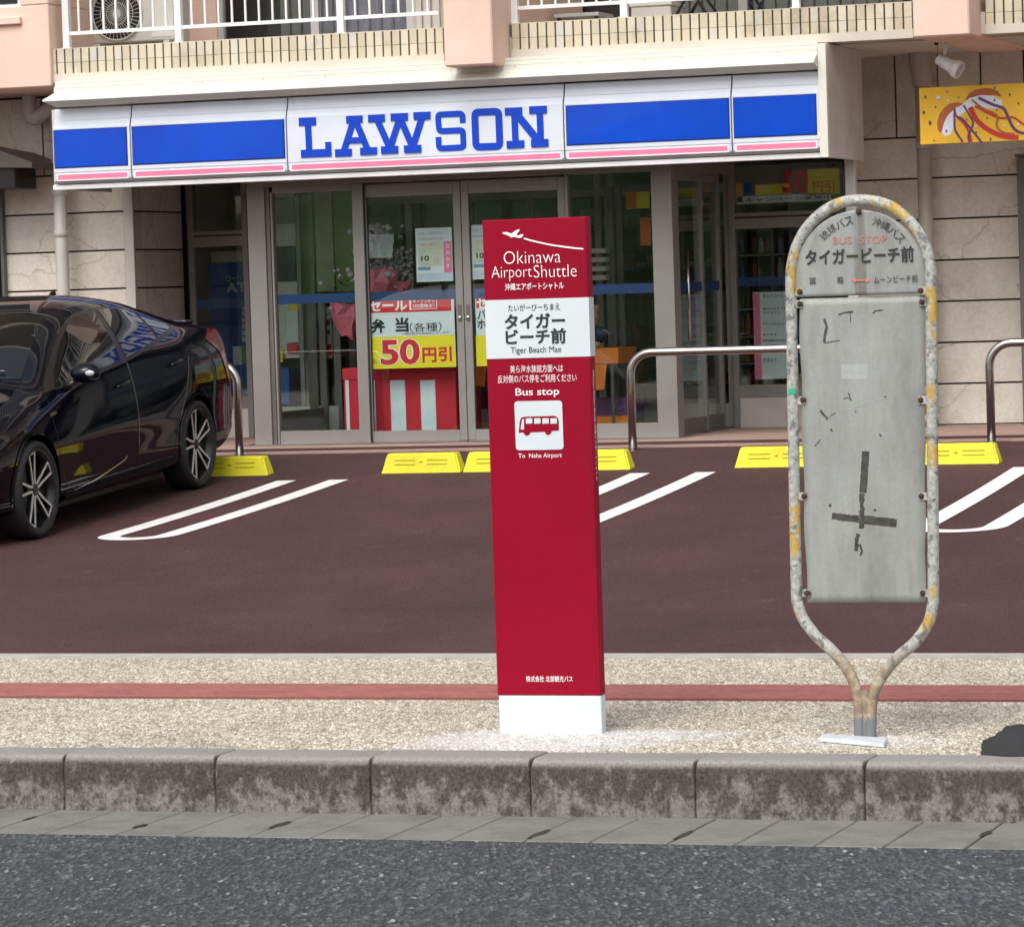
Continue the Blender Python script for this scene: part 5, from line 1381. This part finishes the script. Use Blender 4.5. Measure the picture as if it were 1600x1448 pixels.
def blob(name, c, r, m, par, sc3=(1, 1, 1)):
    bm = bmesh.new(); bmesh.ops.create_icosphere(bm, subdivisions=3, radius=1, matrix=Matrix.Translation(Vector(c)) @ Matrix.Diagonal((r*sc3[0], r*sc3[1], r*sc3[2], 1)))
    return bm_obj(name, bm, m, par, smooth=True)
tan = plain('tan_plush', (.42, .26, .10), .8, var=.3, vs=30); nav = plain('navy_plush', (.012, .025, .07), .8)
blob('body', (q.x, 29.6, q.z+.10), .10, nav, t, (1, .8, 1)); blob('head', (q.x-.01, 29.58, q.z+.25), .085, tan, t)
for s in (-1, 1): blob('ear', (q.x-.01+s*.065, 29.58, q.z+.325), .028, tan, t); blob('arm', (q.x+s*.09, 29.55, q.z+.11), .04, nav, t, (1, 1, 1.6)); blob('leg', (q.x+s*.06, 29.52, q.z+.03), .04, tan, t, (1, 1.5, .8))
yo2 = 29.7; t = empty('purple_crate', (X(945, 640, yo2), yo2, DECK), 'purple carton standing under the orange table right of the pillar', 'box')
pbox('carton', 905, 622, 990, 668, yo2, .3, plain('purple_card', (.10, .04, .10), .7), t, .005); pbox('orange_side', 915, 650, 985, 668, yo2-.002, .0015, M['orange'], t)
# cash machine behind the left recess
ym = 31.35
t = empty('cash_machine', (X(365, 600, ym), ym, DECK), 'dark blue cash machine lettered ATM behind the left glazing', 'cash machine')
pbox('cabinet', 329, 411, 420, 640, ym, .6, M['atm_blue'], t, .008)
pbox('hood', 329, 392, 420, 409, ym-.02, .6, M['end_panel'], t, .006)
pbox('seam', 330, 506, 419, 507.5, ym-.001, .002, M['ink'], t)
ptext('lettering', 'ローソン銀行', 353, 429, 407, 440, ym-.002, M['grey_text'], t, .01); ptext('lettering', 'ATM', 353, 441, 403, 457, ym-.002, M['grey_text'], t, .04)
for k in range(6): pbox('label_sticker', 378, 476+k*10, 396, 484+k*10, ym-.004, .002, M['poster_white'], t)
pbox('paper_slip', 364, 541, 378, 570, ym-.006, .004, M['poster_white'], t); pbox('paper_slip', 379, 540, 398, 568, ym-.006, .004, M['green'], t)
# white board unit and green panels behind the glass, left
def deep(name, label, cat, parts):
    a = parts[0]; q = at((a[1]+a[3])/2, a[4], a[5])
    t = empty(name, (q.x, q.y, DECK), label, cat)
    for (n, x0, y0, x1, y1, Y, dep, m) in parts: pbox(n, x0, y0, x1, y1, Y, dep, m, t, .004)
    return t
deep('green_panels', 'tall lime green panels behind the left glass of the entrance', 'partition', [
  ('panel', 466, 262, 490, 520, 30.50, .03, M['green']), ('panel', 492, 262, 520, 456, 30.52, .03, plain('lime_panel', (.36, .44, .22), .5, var=.3, vs=2)), ('panel', 522, 262, 552, 456, 30.5, .03, M['green']), ('panel', 440, 425, 464, 462, 30.5, .03, plain('lime_low_panel', (.30, .50, .16), .5, var=.3, vs=2))])
deep('wall_display', 'white wall display with small price cards inside the left glazing', 'display', [
  ('board', 425, 300, 464, 560, 30.46, .04, M['interior']), ('dark_screen', 430, 385, 462, 440, 30.44, .018, M['interior_d']), ('poster', 430, 310, 460, 350, 30.44, .018, plain('grey_print_board', (.22, .24, .24), .6)),
  ('price_card', 448, 485, 466, 535, 30.43, .01, M['poster_white']), ('yellow_card', 452, 472, 466, 486, 30.425, .01, M['poster_yellow']), ('red_card', 448, 537, 466, 552, 30.425, .01, M['poster_red']), ('yellow_card', 432, 545, 442, 566, 30.425, .01, M['poster_yellow'])])
deep('price_board', 'white board with a red band between the inner green posts', 'display', [
  ('board', 498, 480, 518, 560, 30.46, .03, M['poster_white']), ('red_band', 498, 538, 518, 556, 30.45, .008, M['poster_red']), ('dark_card', 500, 500, 515, 508, 30.45, .008, M['interior_d']), ('dark_card', 500, 515, 515, 523, 30.45, .008, M['interior_d'])])
deep('low_cabinet', 'pale low cabinet inside the left glazing beside the table', 'cabinet', [
  ('cabinet', 432, 635, 530, 690, 30.40, .35, M['pvc_l']), ('blue_side', 432, 575, 452, 632, 30.6, .3, M['atm_blue'])])
deep('display_posts', 'dark grey upright posts between the green panels and the table', 'post', [('dark_post', 481, 462, 496, 684, 30.40, .05, M['frame_d']), ('grey_post', 500, 462, 510, 684, 30.38, .05, M['frame']), ('pale_post', 466, 300, 473, 684, 30.42, .03, M['frame']), ('pale_post', 522, 462, 533, 684, 30.42, .03, M['frame'])])
deep('teal_display', 'teal and green tall display seen above the crumpled paper', 'display', [
  ('panel', 575, 300, 600, 340, 31.8, .05, plain('teal_panel', (.10, .22, .20), .5)), ('panel', 575, 340, 605, 366, 31.8, .05, M['green']), ('panel', 641, 312, 658, 356, 31.8, .05, plain('mint_panel', (.13, .25, .16), .5, var=.2)), ('dark_panel', 605, 305, 640, 420, 31.9, .05, plain('slate_panel', (.07, .09, .10), .5))])
# shelves seen through the right fixed pane
ysf = 31.3; t = empty('goods_shelf', (X(950, 600, ysf), ysf, DECK), 'shop shelf of packed goods behind the right fixed pane', 'shelf')
pbox('back_panel', 885, 300, 1140, 680, ysf+.4, .04, M['interior_d'], t)
cols = [plain('goods_'+n, c, .5) for n, c in (('red', (.16, .02, .02)), ('white', (.25, .25, .25)), ('orange', (.26, .09, .02)), ('dark', (.03, .03, .035)), ('grey', (.12, .12, .13)), ('blue', (.02, .04, .12)), ('brown', (.08, .05, .03)))]
for k, yy in enumerate((352, 418, 470, 540, 600, 655)):
    pbox('shelf_board', 890, yy, 1138, yy+3, ysf, .4, M['frame_d'], t)
    x = 893
    while x < 1128:
        w = random.uniform(6, 30); h = random.uniform(6, 34); mm = random.choice(cols)
        pbox('packet', x, yy-h, x+w-1, yy-.3, ysf+.03+random.uniform(0, .04), .15, mm, t); x += w
deep('price_sign', 'orange and yellow hanging price sign seen through the right fixed pane', 'sign', [('board', 978, 300, 1014, 326, 30.3, .02, M['poster_yellow']), ('orange_part', 978, 300, 994, 326, 30.295, .004, M['orange']), ('orange_sheet', 1000, 340, 1016, 384, 30.3, .02, M['orange'])])
deep('wire_rack', 'rack of pale stacked trays just right of the red pillar', 'rack', [('tray', 924, 388+k*14, 946, 396+k*14, 30.1, .25, M['upvc']) for k in range(4)]+[('upright', 921, 384, 924, 520, 30.1, .02, M['steel'])])
deep('grey_column', 'dark grey interior columns behind the right fixed pane', 'column', [('column', 948, 292, 962, 662, 30.2, .06, M['frame_d']), ('column', 966, 292, 974, 662, 30.35, .05, M['frame'])])
# drinks cabinet behind the recessed door on the right
ysf = 31.2; t = empty('drinks_cabinet', (X(1230, 600, ysf), ysf, DECK), 'dark glazed drinks cabinet behind the recessed door on the right', 'drinks cabinet')
pbox('carcass', 1150, 358, 1345, 605, ysf+.35, .05, M['interior_d'], t)
for x in (1148, 1206, 1262, 1318): pbox('upright', x, 358, x+5, 605, ysf, .35, M['frame_d'], t)
for k, yy in enumerate((395, 437, 480, 523, 565, 600)):
    pbox('shelf_board', 1154, yy, 1340, yy+2.5, ysf+.02, .32, M['frame'], t)
    x = 1157; me = None
    while x < 1338:
        q = at(x+3.4, yy, ysf+.08); h = random.choice((.13, .16, .18)); mm = random.choice(cols)
        bm = bmesh.new(); lathe(bm, [(0, .026), (h*.7, .026), (h*.85, .011), (h, .011)], q, Vector((0, 0, 1)), 8); bm_obj('bottle', bm, mm, t); x += random.choice((9.5, 9.5, 10, 20))
YI = YG+.022
r = poster('price_list', 1178, 456, 1236, 592, YI+.02, 'white price list poster with a pink left margin inside the recessed door', 'poster')
pf('pink_margin', 1178, 458, 1189, 592, YI+.02, 1, M['sign_pink'], r)
for k, (s, yy, h) in enumerate((('ホットコーヒー', 459, 7), ('本日のおすすめ', 480, 4), ('マチカフェ', 487, 4), ('デラックスメニュー', 503, 6), ('あります', 521, 3.5), ('店内調理のお弁当', 530, 3.5), ('できたて', 560, 6))):
    ptext('lettering', s, 1192, yy, 1192+min(38, len(s)*5.5), yy+h, YI+.0188, INK, r, .01)
r = poster('discount_banner', 1148, 256, 1318, 318, YI+.02, 'grey and yellow discount banner reading 50 above the recessed door', 'poster', m=plain('shaded_film', (.16, .16, .16), .6))  # paper colour darkened to stand for the shade behind the glass
pf('white_strip', 1152, 304.5, 1300, 316, YI+.02, 1, M['poster_white'], r)
pf('yellow_field', 1180, 288, 1235, 304, YI+.02, 1, M['poster_yellow'], r); pf('yellow_field', 1262, 264, 1312, 304, YI+.02, 1, M['poster_yellow'], r); pf('orange_field', 1150, 286, 1160, 316, YI+.02, 1, M['orange'], r); pf('blue_field', 1162, 286, 1173, 304, YI+.02, 1, M['atm_blue'], r)
ptext('lettering', '50', 1222, 266, 1262, 302, YI+.0186, M['poster_red'], r, .05); ptext('lettering', '円引', 1270, 282, 1304, 300, YI+.0186, M['orange'], r, .03); ptext('lettering', '各種', 1290, 256, 1306, 262, YI+.0186, INK, r, .02)
ptext('lettering', 'キャンペーン実施中', 1165, 307, 1300, 314, YI+.0186, INK, r, .01)
# ---------------------------------------------------------------- the parked car (local frame: x to its left side, y towards its tail, z up; origin under the front axle)
car = empty('parked_car', (0, 0, 0), 'glossy black hatchback with silver spoke wheels parked tail first on the left', 'car')
M['glint'] = plain('seam_glint', (.26, .25, .23), .4)  # pale grey painted along the door seams in place of their glint
S0 = .95; LEN = 4.54; WB = 2.75
def ip(tab, s): return float(np.interp(s, [a for a, b in tab], [b for a, b in tab]))
ZTOP = [(0, .55), (.05, .63), (.2, .73), (.5, .825), (.9, .915), (1.12, .965), (1.25, 1.01), (1.6, 1.205), (2.0, 1.385), (2.2, 1.44), (2.45, 1.468), (2.8, 1.465), (3.2, 1.42), (3.6, 1.34), (4.0, 1.235), (4.3, 1.168), (4.42, 1.14), (4.445, 1.12), (4.47, 1.05), (4.51, .88), (4.55, .70), (4.60, .52)]
ZSH = [(0, .50), (.2, .67), (.6, .775), (1.0, .845), (1.3, .875), (1.9, .93), (2.6, .992), (3.2, 1.07), (3.6, 1.125), (3.9, 1.13), (4.2, 1.11), (4.42, 1.09), (4.445, 1.07), (4.47, .98), (4.51, .80), (4.55, .64), (4.60, .49)]
WSH = [(0, .45), (.1, .58), (.3, .69), (.6, .765), (1.0, .80), (1.5, .825), (2.6, .83), (3.4, .795), (4.0, .755), (4.42, .75), (4.50, .75), (4.60, .68)]
WMX = [(0, .58), (.08, .70), (.25, .80), (.55, .86), (.95, .882), (2.0, .875), (3.0, .878), (3.65, .888), (4.0, .88), (4.3, .855), (4.47, .825), (4.55, .80), (4.60, .74)]
WRF = [(0, .30), (.5, .56), (1.0, .66), (1.25, .67), (1.7, .61), (2.2, .555), (3.0, .545), (3.8, .53), (4.3, .64), (4.42, .71), (4.60, .62)]
ZBT = [(0, .30), (.2, .20), (.5, .17), (4.0, .18), (4.35, .22), (4.60, .30)]
st = [0, .03, .08, .16, .3, .5, .7, .85, .95, 1.05, 1.15, 1.25, 1.4, 1.6, 1.8, 2.0, 2.15, 2.35, 2.6, 2.9, 3.2, 3.4, 3.55, 3.65, 3.8, 4.0, 4.15, 4.3, 4.4, 4.43, 4.445, 4.47, 4.51, 4.55, 4.585, 4.60]
bm = bmesh.new(); rings = []
for s in st:
    zt_, zs, ws, wm, wr, zb = (ip(t_, s) for t_ in (ZTOP, ZSH, WSH, WMX, WRF, ZBT))
    hood = s < 1.2
    zr = zt_-(.045 if hood else .055); zr = max(zr, zs+.012); zr = min(zr, zt_-.01)
    k = max(0, min(1, (zt_-zs)/.3))
    hgt = zs-zb
    half = [(0, zb), (wm*.55, zb), (wm-.07, zb+.01), (wm-.012, zb+.06*min(1, hgt/.4)), (wm-.022, zb+hgt*.28), (wm-.002, zb+hgt*.50), (wm-.004, zb+hgt*.66), (wm-.030, zb+hgt*.86), (ws, zs),
            (ws*.62+wr*.38+.022*k, zs*.60+zr*.40), (ws*.25+wr*.75+.018*k, zs*.22+zr*.78), (wr, zr), (wr*.62, zt_-.008), (wr*.3, zt_-.001), (0, zt_)]
    ring = [bm.verts.new((x, s-S0, z)) for x, z in half]+[bm.verts.new((-x, s-S0, z)) for x, z in half[-2:0:-1]]
    rings.append(ring)
n = len(rings[0])
for a, b in zip(rings, rings[1:]):
    for k in range(n): bm.faces.new((a[k], b[k], b[(k+1) % n], a[(k+1) % n]))
bm.faces.new(rings[0]); bm.faces.new(rings[-1][::-1])
bmesh.ops.recalc_face_normals(bm, faces=bm.faces)
me = bpy.data.meshes.new('body'); bm.to_mesh(me); bm.free(); me.materials.append(M['black_paint'])
ob = bpy.data.objects.new('tmp_body', me); COL.objects.link(ob)
sm = ob.modifiers.new('s', 'SUBSURF'); sm.levels = 2; sm.render_levels = 2
cb = bmesh.new()
for sy in (0, WB):
    for sx in (-1, 1):
        lathe(cb, [(.50, .352), (1.1, .352)], (0, sy, .315), Vector((sx, 0, 0)), 48)
bmesh.ops.recalc_face_normals(cb, faces=cb.faces)
cme = bpy.data.meshes.new('cut'); cb.to_mesh(cme); cb.free(); cut = bpy.data.objects.new('tmp_cut', cme); COL.objects.link(cut)
bo = ob.modifiers.new('b', 'BOOLEAN'); bo.operation = 'DIFFERENCE'; bo.object = cut; bo.solver = 'EXACT'
body_me = bpy.data.meshes.new_from_object(ob.evaluated_get(bpy.context.evaluated_depsgraph_get()))
ob.modifiers.remove(bo)
full_me = bpy.data.meshes.new_from_object(ob.evaluated_get(bpy.context.evaluated_depsgraph_get()))
bpy.data.objects.remove(ob); bpy.data.objects.remove(cut)
for p in body_me.polygons: p.use_smooth = True
body_me.name = 'body'
bb = bmesh.new(); bb.from_mesh(body_me); 
for e in bb.edges:
    if len(e.link_faces) == 2 and e.calc_face_angle(0) > R(35): e.smooth = False
bb.to_mesh(body_me); bb.free()
body = place('body', body_me, (0, 0, 0), car)
fb = bmesh.new(); fb.from_mesh(full_me); tree = BVHTree.FromBMesh(fb); fb.free()
def sidep(s, z, off, sx=1):
    h = tree.ray_cast(Vector((2*sx, s-S0, z)), Vector((-sx, 0, 0)))
    if h[0] is None: return Vector((.6*sx, s-S0, z))
    return h[0]+h[1].normalized()*off
def topp(x, s, off):
    h = tree.ray_cast(Vector((x, s-S0, 3)), Vector((0, 0, -1)))
    if h[0] is None: return Vector((x, s-S0, .5))
    return h[0]+h[1].normalized()*off
def polyat(P, u):
    """point at parameter u (0..1 by x extent) of a poly line"""
    L = [0]
    for a, b in zip(P, P[1:]): L.append(L[-1]+math.hypot(b[0]-a[0], b[1]-a[1]))
    t = u*L[-1]
    for i in range(len(P)-1):
        if t <= L[i+1]+1e-9:
            f = (t-L[i])/max(1e-9, L[i+1]-L[i]); return (P[i][0]+(P[i+1][0]-P[i][0])*f, P[i][1]+(P[i+1][1]-P[i][1])*f)
    return P[-1]
def patch(name, bot, top, m, parent, off=.003, nu=16, nv=7, fn=None, sx=1, th=.004):
    vs, fs = [], []
    for lay in (off, off-th):
        for j in range(nv+1):
            for i in range(nu+1):
                a = polyat(bot, i/nu); b = polyat(top, i/nu); t = j/nv
                p = (a[0]+(b[0]-a[0])*t, a[1]+(b[1]-a[1])*t)
                vs.append(fn(p[0], p[1], lay) if fn else sidep(p[0], p[1], lay, sx))
    o1 = (nu+1)*(nv+1)
    for j in range(nv):
        for i in range(nu):
            a = j*(nu+1)+i; fs.append((a, a+1, a+nu+2, a+nu+1))
    edge = [i for i in range(nu)]
    for i in range(nu): fs.append((i, i+1, o1+i+1, o1+i)); a = nv*(nu+1)+i; fs.append((a, a+1, o1+a+1, o1+a))
    for j in range(nv):
        for c in (0, nu): a = j*(nu+1)+c; fs.append((a, a+nu+1, o1+a+nu+1, o1+a))
    o = mesh(name, vs, fs, m, parent, smooth=True)
    b2 = bmesh.new(); b2.from_mesh(o.data); bmesh.ops.recalc_face_normals(b2, faces=b2.faces); 
    c = sum((f.normal.dot(f.calc_center_median()-Vector((0, 0, 0))) for f in b2.faces), 0)
    for e in b2.edges:
        if len(e.link_faces) == 2 and e.calc_face_angle(0) > R(40): e.smooth = False
    b2.to_mesh(o.data); b2.free(); return o
def line(name, pts, w, m, parent, off=.0015, fn=None, sx=1, n=14, th=.002):
    vs, fs = [], []; Q = [polyat(pts, i/n) for i in range(n+1)]
    for i, p in enumerate(Q):
        a = Q[max(0, i-1)]; b = Q[min(n, i+1)]; d = Vector((b[0]-a[0], b[1]-a[1])).normalized(); nn = Vector((-d.y, d.x))*w/2
        for s in (1, -1): vs.append(fn(p[0]+nn.x*s, p[1]+nn.y*s, off) if fn else sidep(p[0]+nn.x*s, p[1]+nn.y*s, off, sx))
    for i in range(n): fs.append((2*i, 2*i+1, 2*i+3, 2*i+2))
    return mesh(name, vs, fs, m, parent, smooth=True)
G = M['car_glass']; TB = M['trim_black']
for sx in (1, -1):
    # black surround, then panes
    patch('window_surround', [(1.30, .905), (1.9, .945), (2.6, 1.005), (3.2, 1.082), (3.60, 1.150)], [(1.42, .985), (1.75, 1.165), (2.05, 1.30), (2.25, 1.350), (2.55, 1.372), (2.9, 1.362), (3.25, 1.310), (3.62, 1.185)], TB, car, .0022, 24, 8, sx=sx, th=.0015)
    patch('front_window', [(1.46, .93), (1.9, .963), (2.52, 1.015)], [(1.60, 1.045), (1.85, 1.185), (2.10, 1.295), (2.30, 1.335), (2.56, 1.352)], G, car, .0055, 16, 8, sx=sx, th=.003)
    patch('rear_window', [(2.61, 1.022), (3.0, 1.072), (3.22, 1.103)], [(2.65, 1.352), (2.9, 1.343), (3.16, 1.305), (3.20, 1.298)], G, car, .0055, 14, 8, sx=sx, th=.003)
    patch('quarter_window', [(3.27, 1.110), (3.42, 1.132), (3.56, 1.152)], [(3.25, 1.290), (3.40, 1.248), (3.57, 1.180)], G, car, .0055, 8, 5, sx=sx, th=.003)
    line('window_trim', [(1.42, .915), (1.9, .945), (2.6, 1.003), (3.2, 1.080), (3.66, 1.150)], .014, M['chrome'] if 0 else M['rim_black'], car, .0075, sx=sx, n=24)
    for pts in ([(2.585, 1.0), (2.60, .85), (2.62, .6), (2.63, .42), (2.62, .30)], [(1.28, .86), (1.26, .7), (1.30, .5), (1.36, .36), (1.40, .30)], [(3.62, 1.10), (3.60, .95), (3.50, .75), (3.36, .55), (3.28, .40), (3.24, .30)], [(1.40, .285), (2.0, .275), (3.24, .285)]):
        line('door_seam', pts, .007, M['rubber'], car, .0012, sx=sx, n=20)
    for pts in ([(2.592, 1.0), (2.607, .85), (2.627, .6), (2.637, .42)], [(3.607, .95), (3.507, .75), (3.367, .55)]):
        line('seam_glint_strip', pts, .0055, M['glint'], car, .0022, sx=sx, n=18)
    line('side_trim', [(1.52, .245), (1.9, .275), (2.35, .345), (2.42, .37)], .010, M['steel'], car, .004, sx=sx)
    patch('side_skirt', [(1.38, .172), (2.2, .172), (3.25, .18)], [(1.36, .235), (2.2, .245), (3.27, .262)], M['black_paint'], car, .022, 20, 4, sx=sx, th=.03)
    for s0, z0 in ((2.32, .845), (3.26, .91)):
        bm = bmesh.new(); P = [sidep(s0+t_*.2, z0+t_*.022, .012+.022*math.sin(math.pi*t_)**.5, sx) for t_ in [i/8 for i in range(9)]]
        sweep(bm, P, [.010]+[.014]*7+[.010], 8); bm_obj('door_handle', bm, M['black_paint'], car, smooth=True)
    line('wheel_arch_lip', [(S0+.362*math.cos(a), .315+.362*math.sin(a)) for a in [R(-14+208*i/20) for i in range(21)]], .018, M['black_paint'], car, .006, sx=sx, n=30)
    line('wheel_arch_lip', [(S0+WB+.362*math.cos(a), .315+.362*math.sin(a)) for a in [R(-14+208*i/20) for i in range(21)]], .018, M['black_paint'], car, .006, sx=sx, n=30)
    line('badge', [(1.23, .765), (1.33, .775)], .020, M['chrome'], car, .004, sx=sx, n=5)
    # lamps
    patch('tail_lamp', [(4.05, 1.03), (4.25, .93), (4.36, .74), (4.42, .66)], [(4.28, 1.095), (4.40, 1.065), (4.455, .92), (4.49, .72)], M['lamp_red'], car, .006, 12, 5, sx=sx, th=.008)
    patch('headlamp', [(.16, .56), (.32, .62), (.52, .68)], [(.14, .63), (.32, .69), (.55, .735)], M['lens'], car, .005, 10, 4, sx=sx, th=.006)
    # mirror
    mr = empty('door_mirror', (sx*.9, 1.55-S0, .98), parent=car)
    bm = bmesh.new(); bmesh.ops.create_icosphere(bm, subdivisions=3, radius=1)
    for v in bm.verts:
        c_ = v.co.copy(); yy = c_.y
        v.co = Vector((sx*(.955+c_.x*.105), 1.60-S0+(c_.y*.085 if c_.y < 0 else c_.y*.03), 1.005+c_.z*.068*(1+.15*c_.x)))
    bm_obj('mirror_shell', bm, M['black_paint'], mr, smooth=True)
    bm = bmesh.new(); bmesh.ops.create_icosphere(bm, subdivisions=2, radius=1, matrix=Matrix.Translation((sx*.957, 1.632-S0, 1.005)) @ Matrix.Diagonal((.086, .006, .052, 1))); bm_obj('mirror_glass', bm, M['chrome'], mr, smooth=True)
    tube('mirror_arm', [sidep(1.58, .91, -.01, sx), Vector((sx*.90, 1.60-S0, .965))], [.028, .022], TB, mr, 10)
    bm = bmesh.new(); bmesh.ops.create_icosphere(bm, subdivisions=2, radius=1, matrix=Matrix.Translation((sx*1.015, 1.525-S0, 1.01)) @ Matrix.Diagonal((.035, .012, .02, 1))); bm_obj('indicator_lens', bm, M['lens'], mr, smooth=True)
# windscreen, roof glass edges, bonnet seam
patch('windscreen', [(-.62, 1.31), (-.3, 1.22), (0, 1.20), (.3, 1.22), (.62, 1.31)], [(-.49, 2.03), (0, 2.0), (.49, 2.03)], G, car, .004, 20, 12, fn=topp, th=.003)
patch('rear_glass', [(-.46, 3.35), (0, 3.32), (.46, 3.35)], [(-.47, 4.22), (0, 4.26), (.47, 4.22)], G, car, .004, 14, 10, fn=topp, th=.003)
for x in (-1, 1): line('bonnet_seam', [(x*.55, .30), (x*.66, .7), (x*.70, 1.12)], .006, M['rubber'], car, .0012, fn=topp)
for x0, x1 in ((-.05, .50), (-.55, .0)):
    bm = bmesh.new(); sweep(bm, [topp(x0+(x1-x0)*t_, 1.30+.04*t_, .02) for t_ in [i/6 for i in range(7)]], .007, 6); bm_obj('wiper', bm, TB, car)
line('grille', [(.0, .0)], .01, TB, car) if 0 else None
box('grille', -.55, .55, -S0-.012, -S0+.05, .24, .42, TB, car, .02)
box('number_plate', -.165, .165, -S0-.03, -S0-.014, .44, .55, M['poster_white'], car, .003)
# shark fin
bm = bmesh.new(); p = topp(0, 3.25, 0); z0 = p.z-.004; y0 = 3.25-S0
pts = [(-.10, 0), (-.03, .035), (.035, .062), (.055, .055), (.06, 0)]
for w_, s in ((.022, -1), (.022, 1)): pass
A = [bm.verts.new((-.018 if z < .01 else -.004, y0+y, z0+z)) for y, z in pts]; Bv = [bm.verts.new((.018 if z < .01 else .004, y0+y, z0+z)) for y, z in pts]
bm.faces.new(A); bm.faces.new(Bv[::-1])
for i in range(5): bm.faces.new((A[i], Bv[i], Bv[(i+1) % 5], A[(i+1) % 5]))
bmesh.ops.recalc_face_normals(bm, faces=bm.faces); bm_obj('roof_antenna', bm, M['black_paint'], car)
bm = bmesh.new(); sweep(bm, [Vector((x, 4.40-S0+.045-.0*x*x, ip(ZTOP, 4.4)-.008+.012-.05*x*x)) for x in np.linspace(-.56, .56, 15)], .016, 8); bm_obj('spoiler_lip', bm, M['black_paint'], car, smooth=True)
# wheels
def wheel(sx, sy):
    w = empty('wheel', (sx*.79, sy, .315), parent=car)
    C = (sx*.775, sy, .315); ax = Vector((sx, 0, 0))
    bm = bmesh.new(); lathe(bm, [(-.095, .255), (-.103, .268), (-.105, .288), (-.09, .309), (-.06, .3155), (.06, .3155), (.088, .309), (.1035, .290), (.102, .272), (.094, .262), (.085, .259)], C, ax, 56)
    for f in list(bm.faces):
        if len(f.verts) > 8: bmesh.ops.delete(bm, geom=[f], context='FACES_ONLY')
    bmesh.ops.recalc_face_normals(bm, faces=bm.faces); bm_obj('tyre', bm, M['tyre'], w, smooth=True)
    bm = bmesh.new(); lathe(bm, [(-.09, .257), (.080, .259), (.092, .261), (.094, .257), (.088, .248), (.03, .238), (-.05, .225), (-.055, .02)], C, ax, 48)
    bm_obj('rim_barrel', bm, M['rim_black'], w, smooth=True)
    bm = bmesh.new(); b3 = bmesh.new()
    c0 = Vector(C); u = Vector((0, 1, 0)); v = Vector((0, 0, 1))
    def pt(r, t, h): return c0+ax*h+u*(r*math.cos(t))+v*(r*math.sin(t))
    def bar(b_, r0, t0, r1, t1, w0, w1, h0, h1, dep):
        p, q = pt(r0, t0, 0), pt(r1, t1, 0); d = (q-p).normalized(); nn = ax.cross(d)
        V = []
        for P_, ww, hh in ((p, w0, h0), (q, w1, h1)):
            for s, dd in ((1, 0), (-1, 0), (-1, 1), (1, 1)): V.append(b_.verts.new(P_+nn*s*ww/2+ax*(hh-dd*dep)))
        for k in range(4): b_.faces.new((V[k], V[(k+1) % 4], V[4+(k+1) % 4], V[4+k]))
        b_.faces.new(V[:4][::-1]); b_.faces.new(V[4:])
    for k in range(5):
        t = math.pi/2+.2+k*2*math.pi/5
        for s in (-1, 1):
            bar(bm, .035, t+s*.42, .120, t+s*.19, .015, .015, .066, .072, .006)
            bar(bm, .118, t+s*.19, .247, t+s*.175, .014, .013, .0725, .083, .006)
            bar(b3, .03, t+s*.40, .249, t+s*.175, .026, .024, .058, .075, .03)
        bar(b3, .03, t, .10, t, .05, .03, .058, .062, .03)
        # slim bars between the pairs
        tm = t+math.pi/5
        pass
        bar(bm, .246, t-.175, .246, t+.175, .011, .011, .0835, .0835, .005)
    bmesh.ops.recalc_face_normals(bm, faces=bm.faces); bmesh.ops.recalc_face_normals(b3, faces=b3.faces)
    bm_obj('spokes', bm, M['rim_silver'], w); bm_obj('spoke_base', b3, M['rim_black'], w)
    bm = bmesh.new(); lathe(bm, [(.05, .040), (.070, .038), (.074, .030), (.075, .0)], C, ax, 20); bm_obj('hub_cap', bm, M['rim_black'], w, smooth=True)
for sx in (1, -1):
    for sy in (0, WB): wheel(sx, sy)
box('underbody', -.73, .73, .40, 2.33, .13, .22, M['rubber'], car); box('underbody', -.64, .64, -.8, 3.5, .135, .3, M['rubber'], car)
car.rotation_euler = (math.atan2(lot_z(25.4)-lot_z(22.65), 2.75), 0, R(1.2))
car.location = (-10.925-.875, 22.65, lot_z(22.65)+.002)
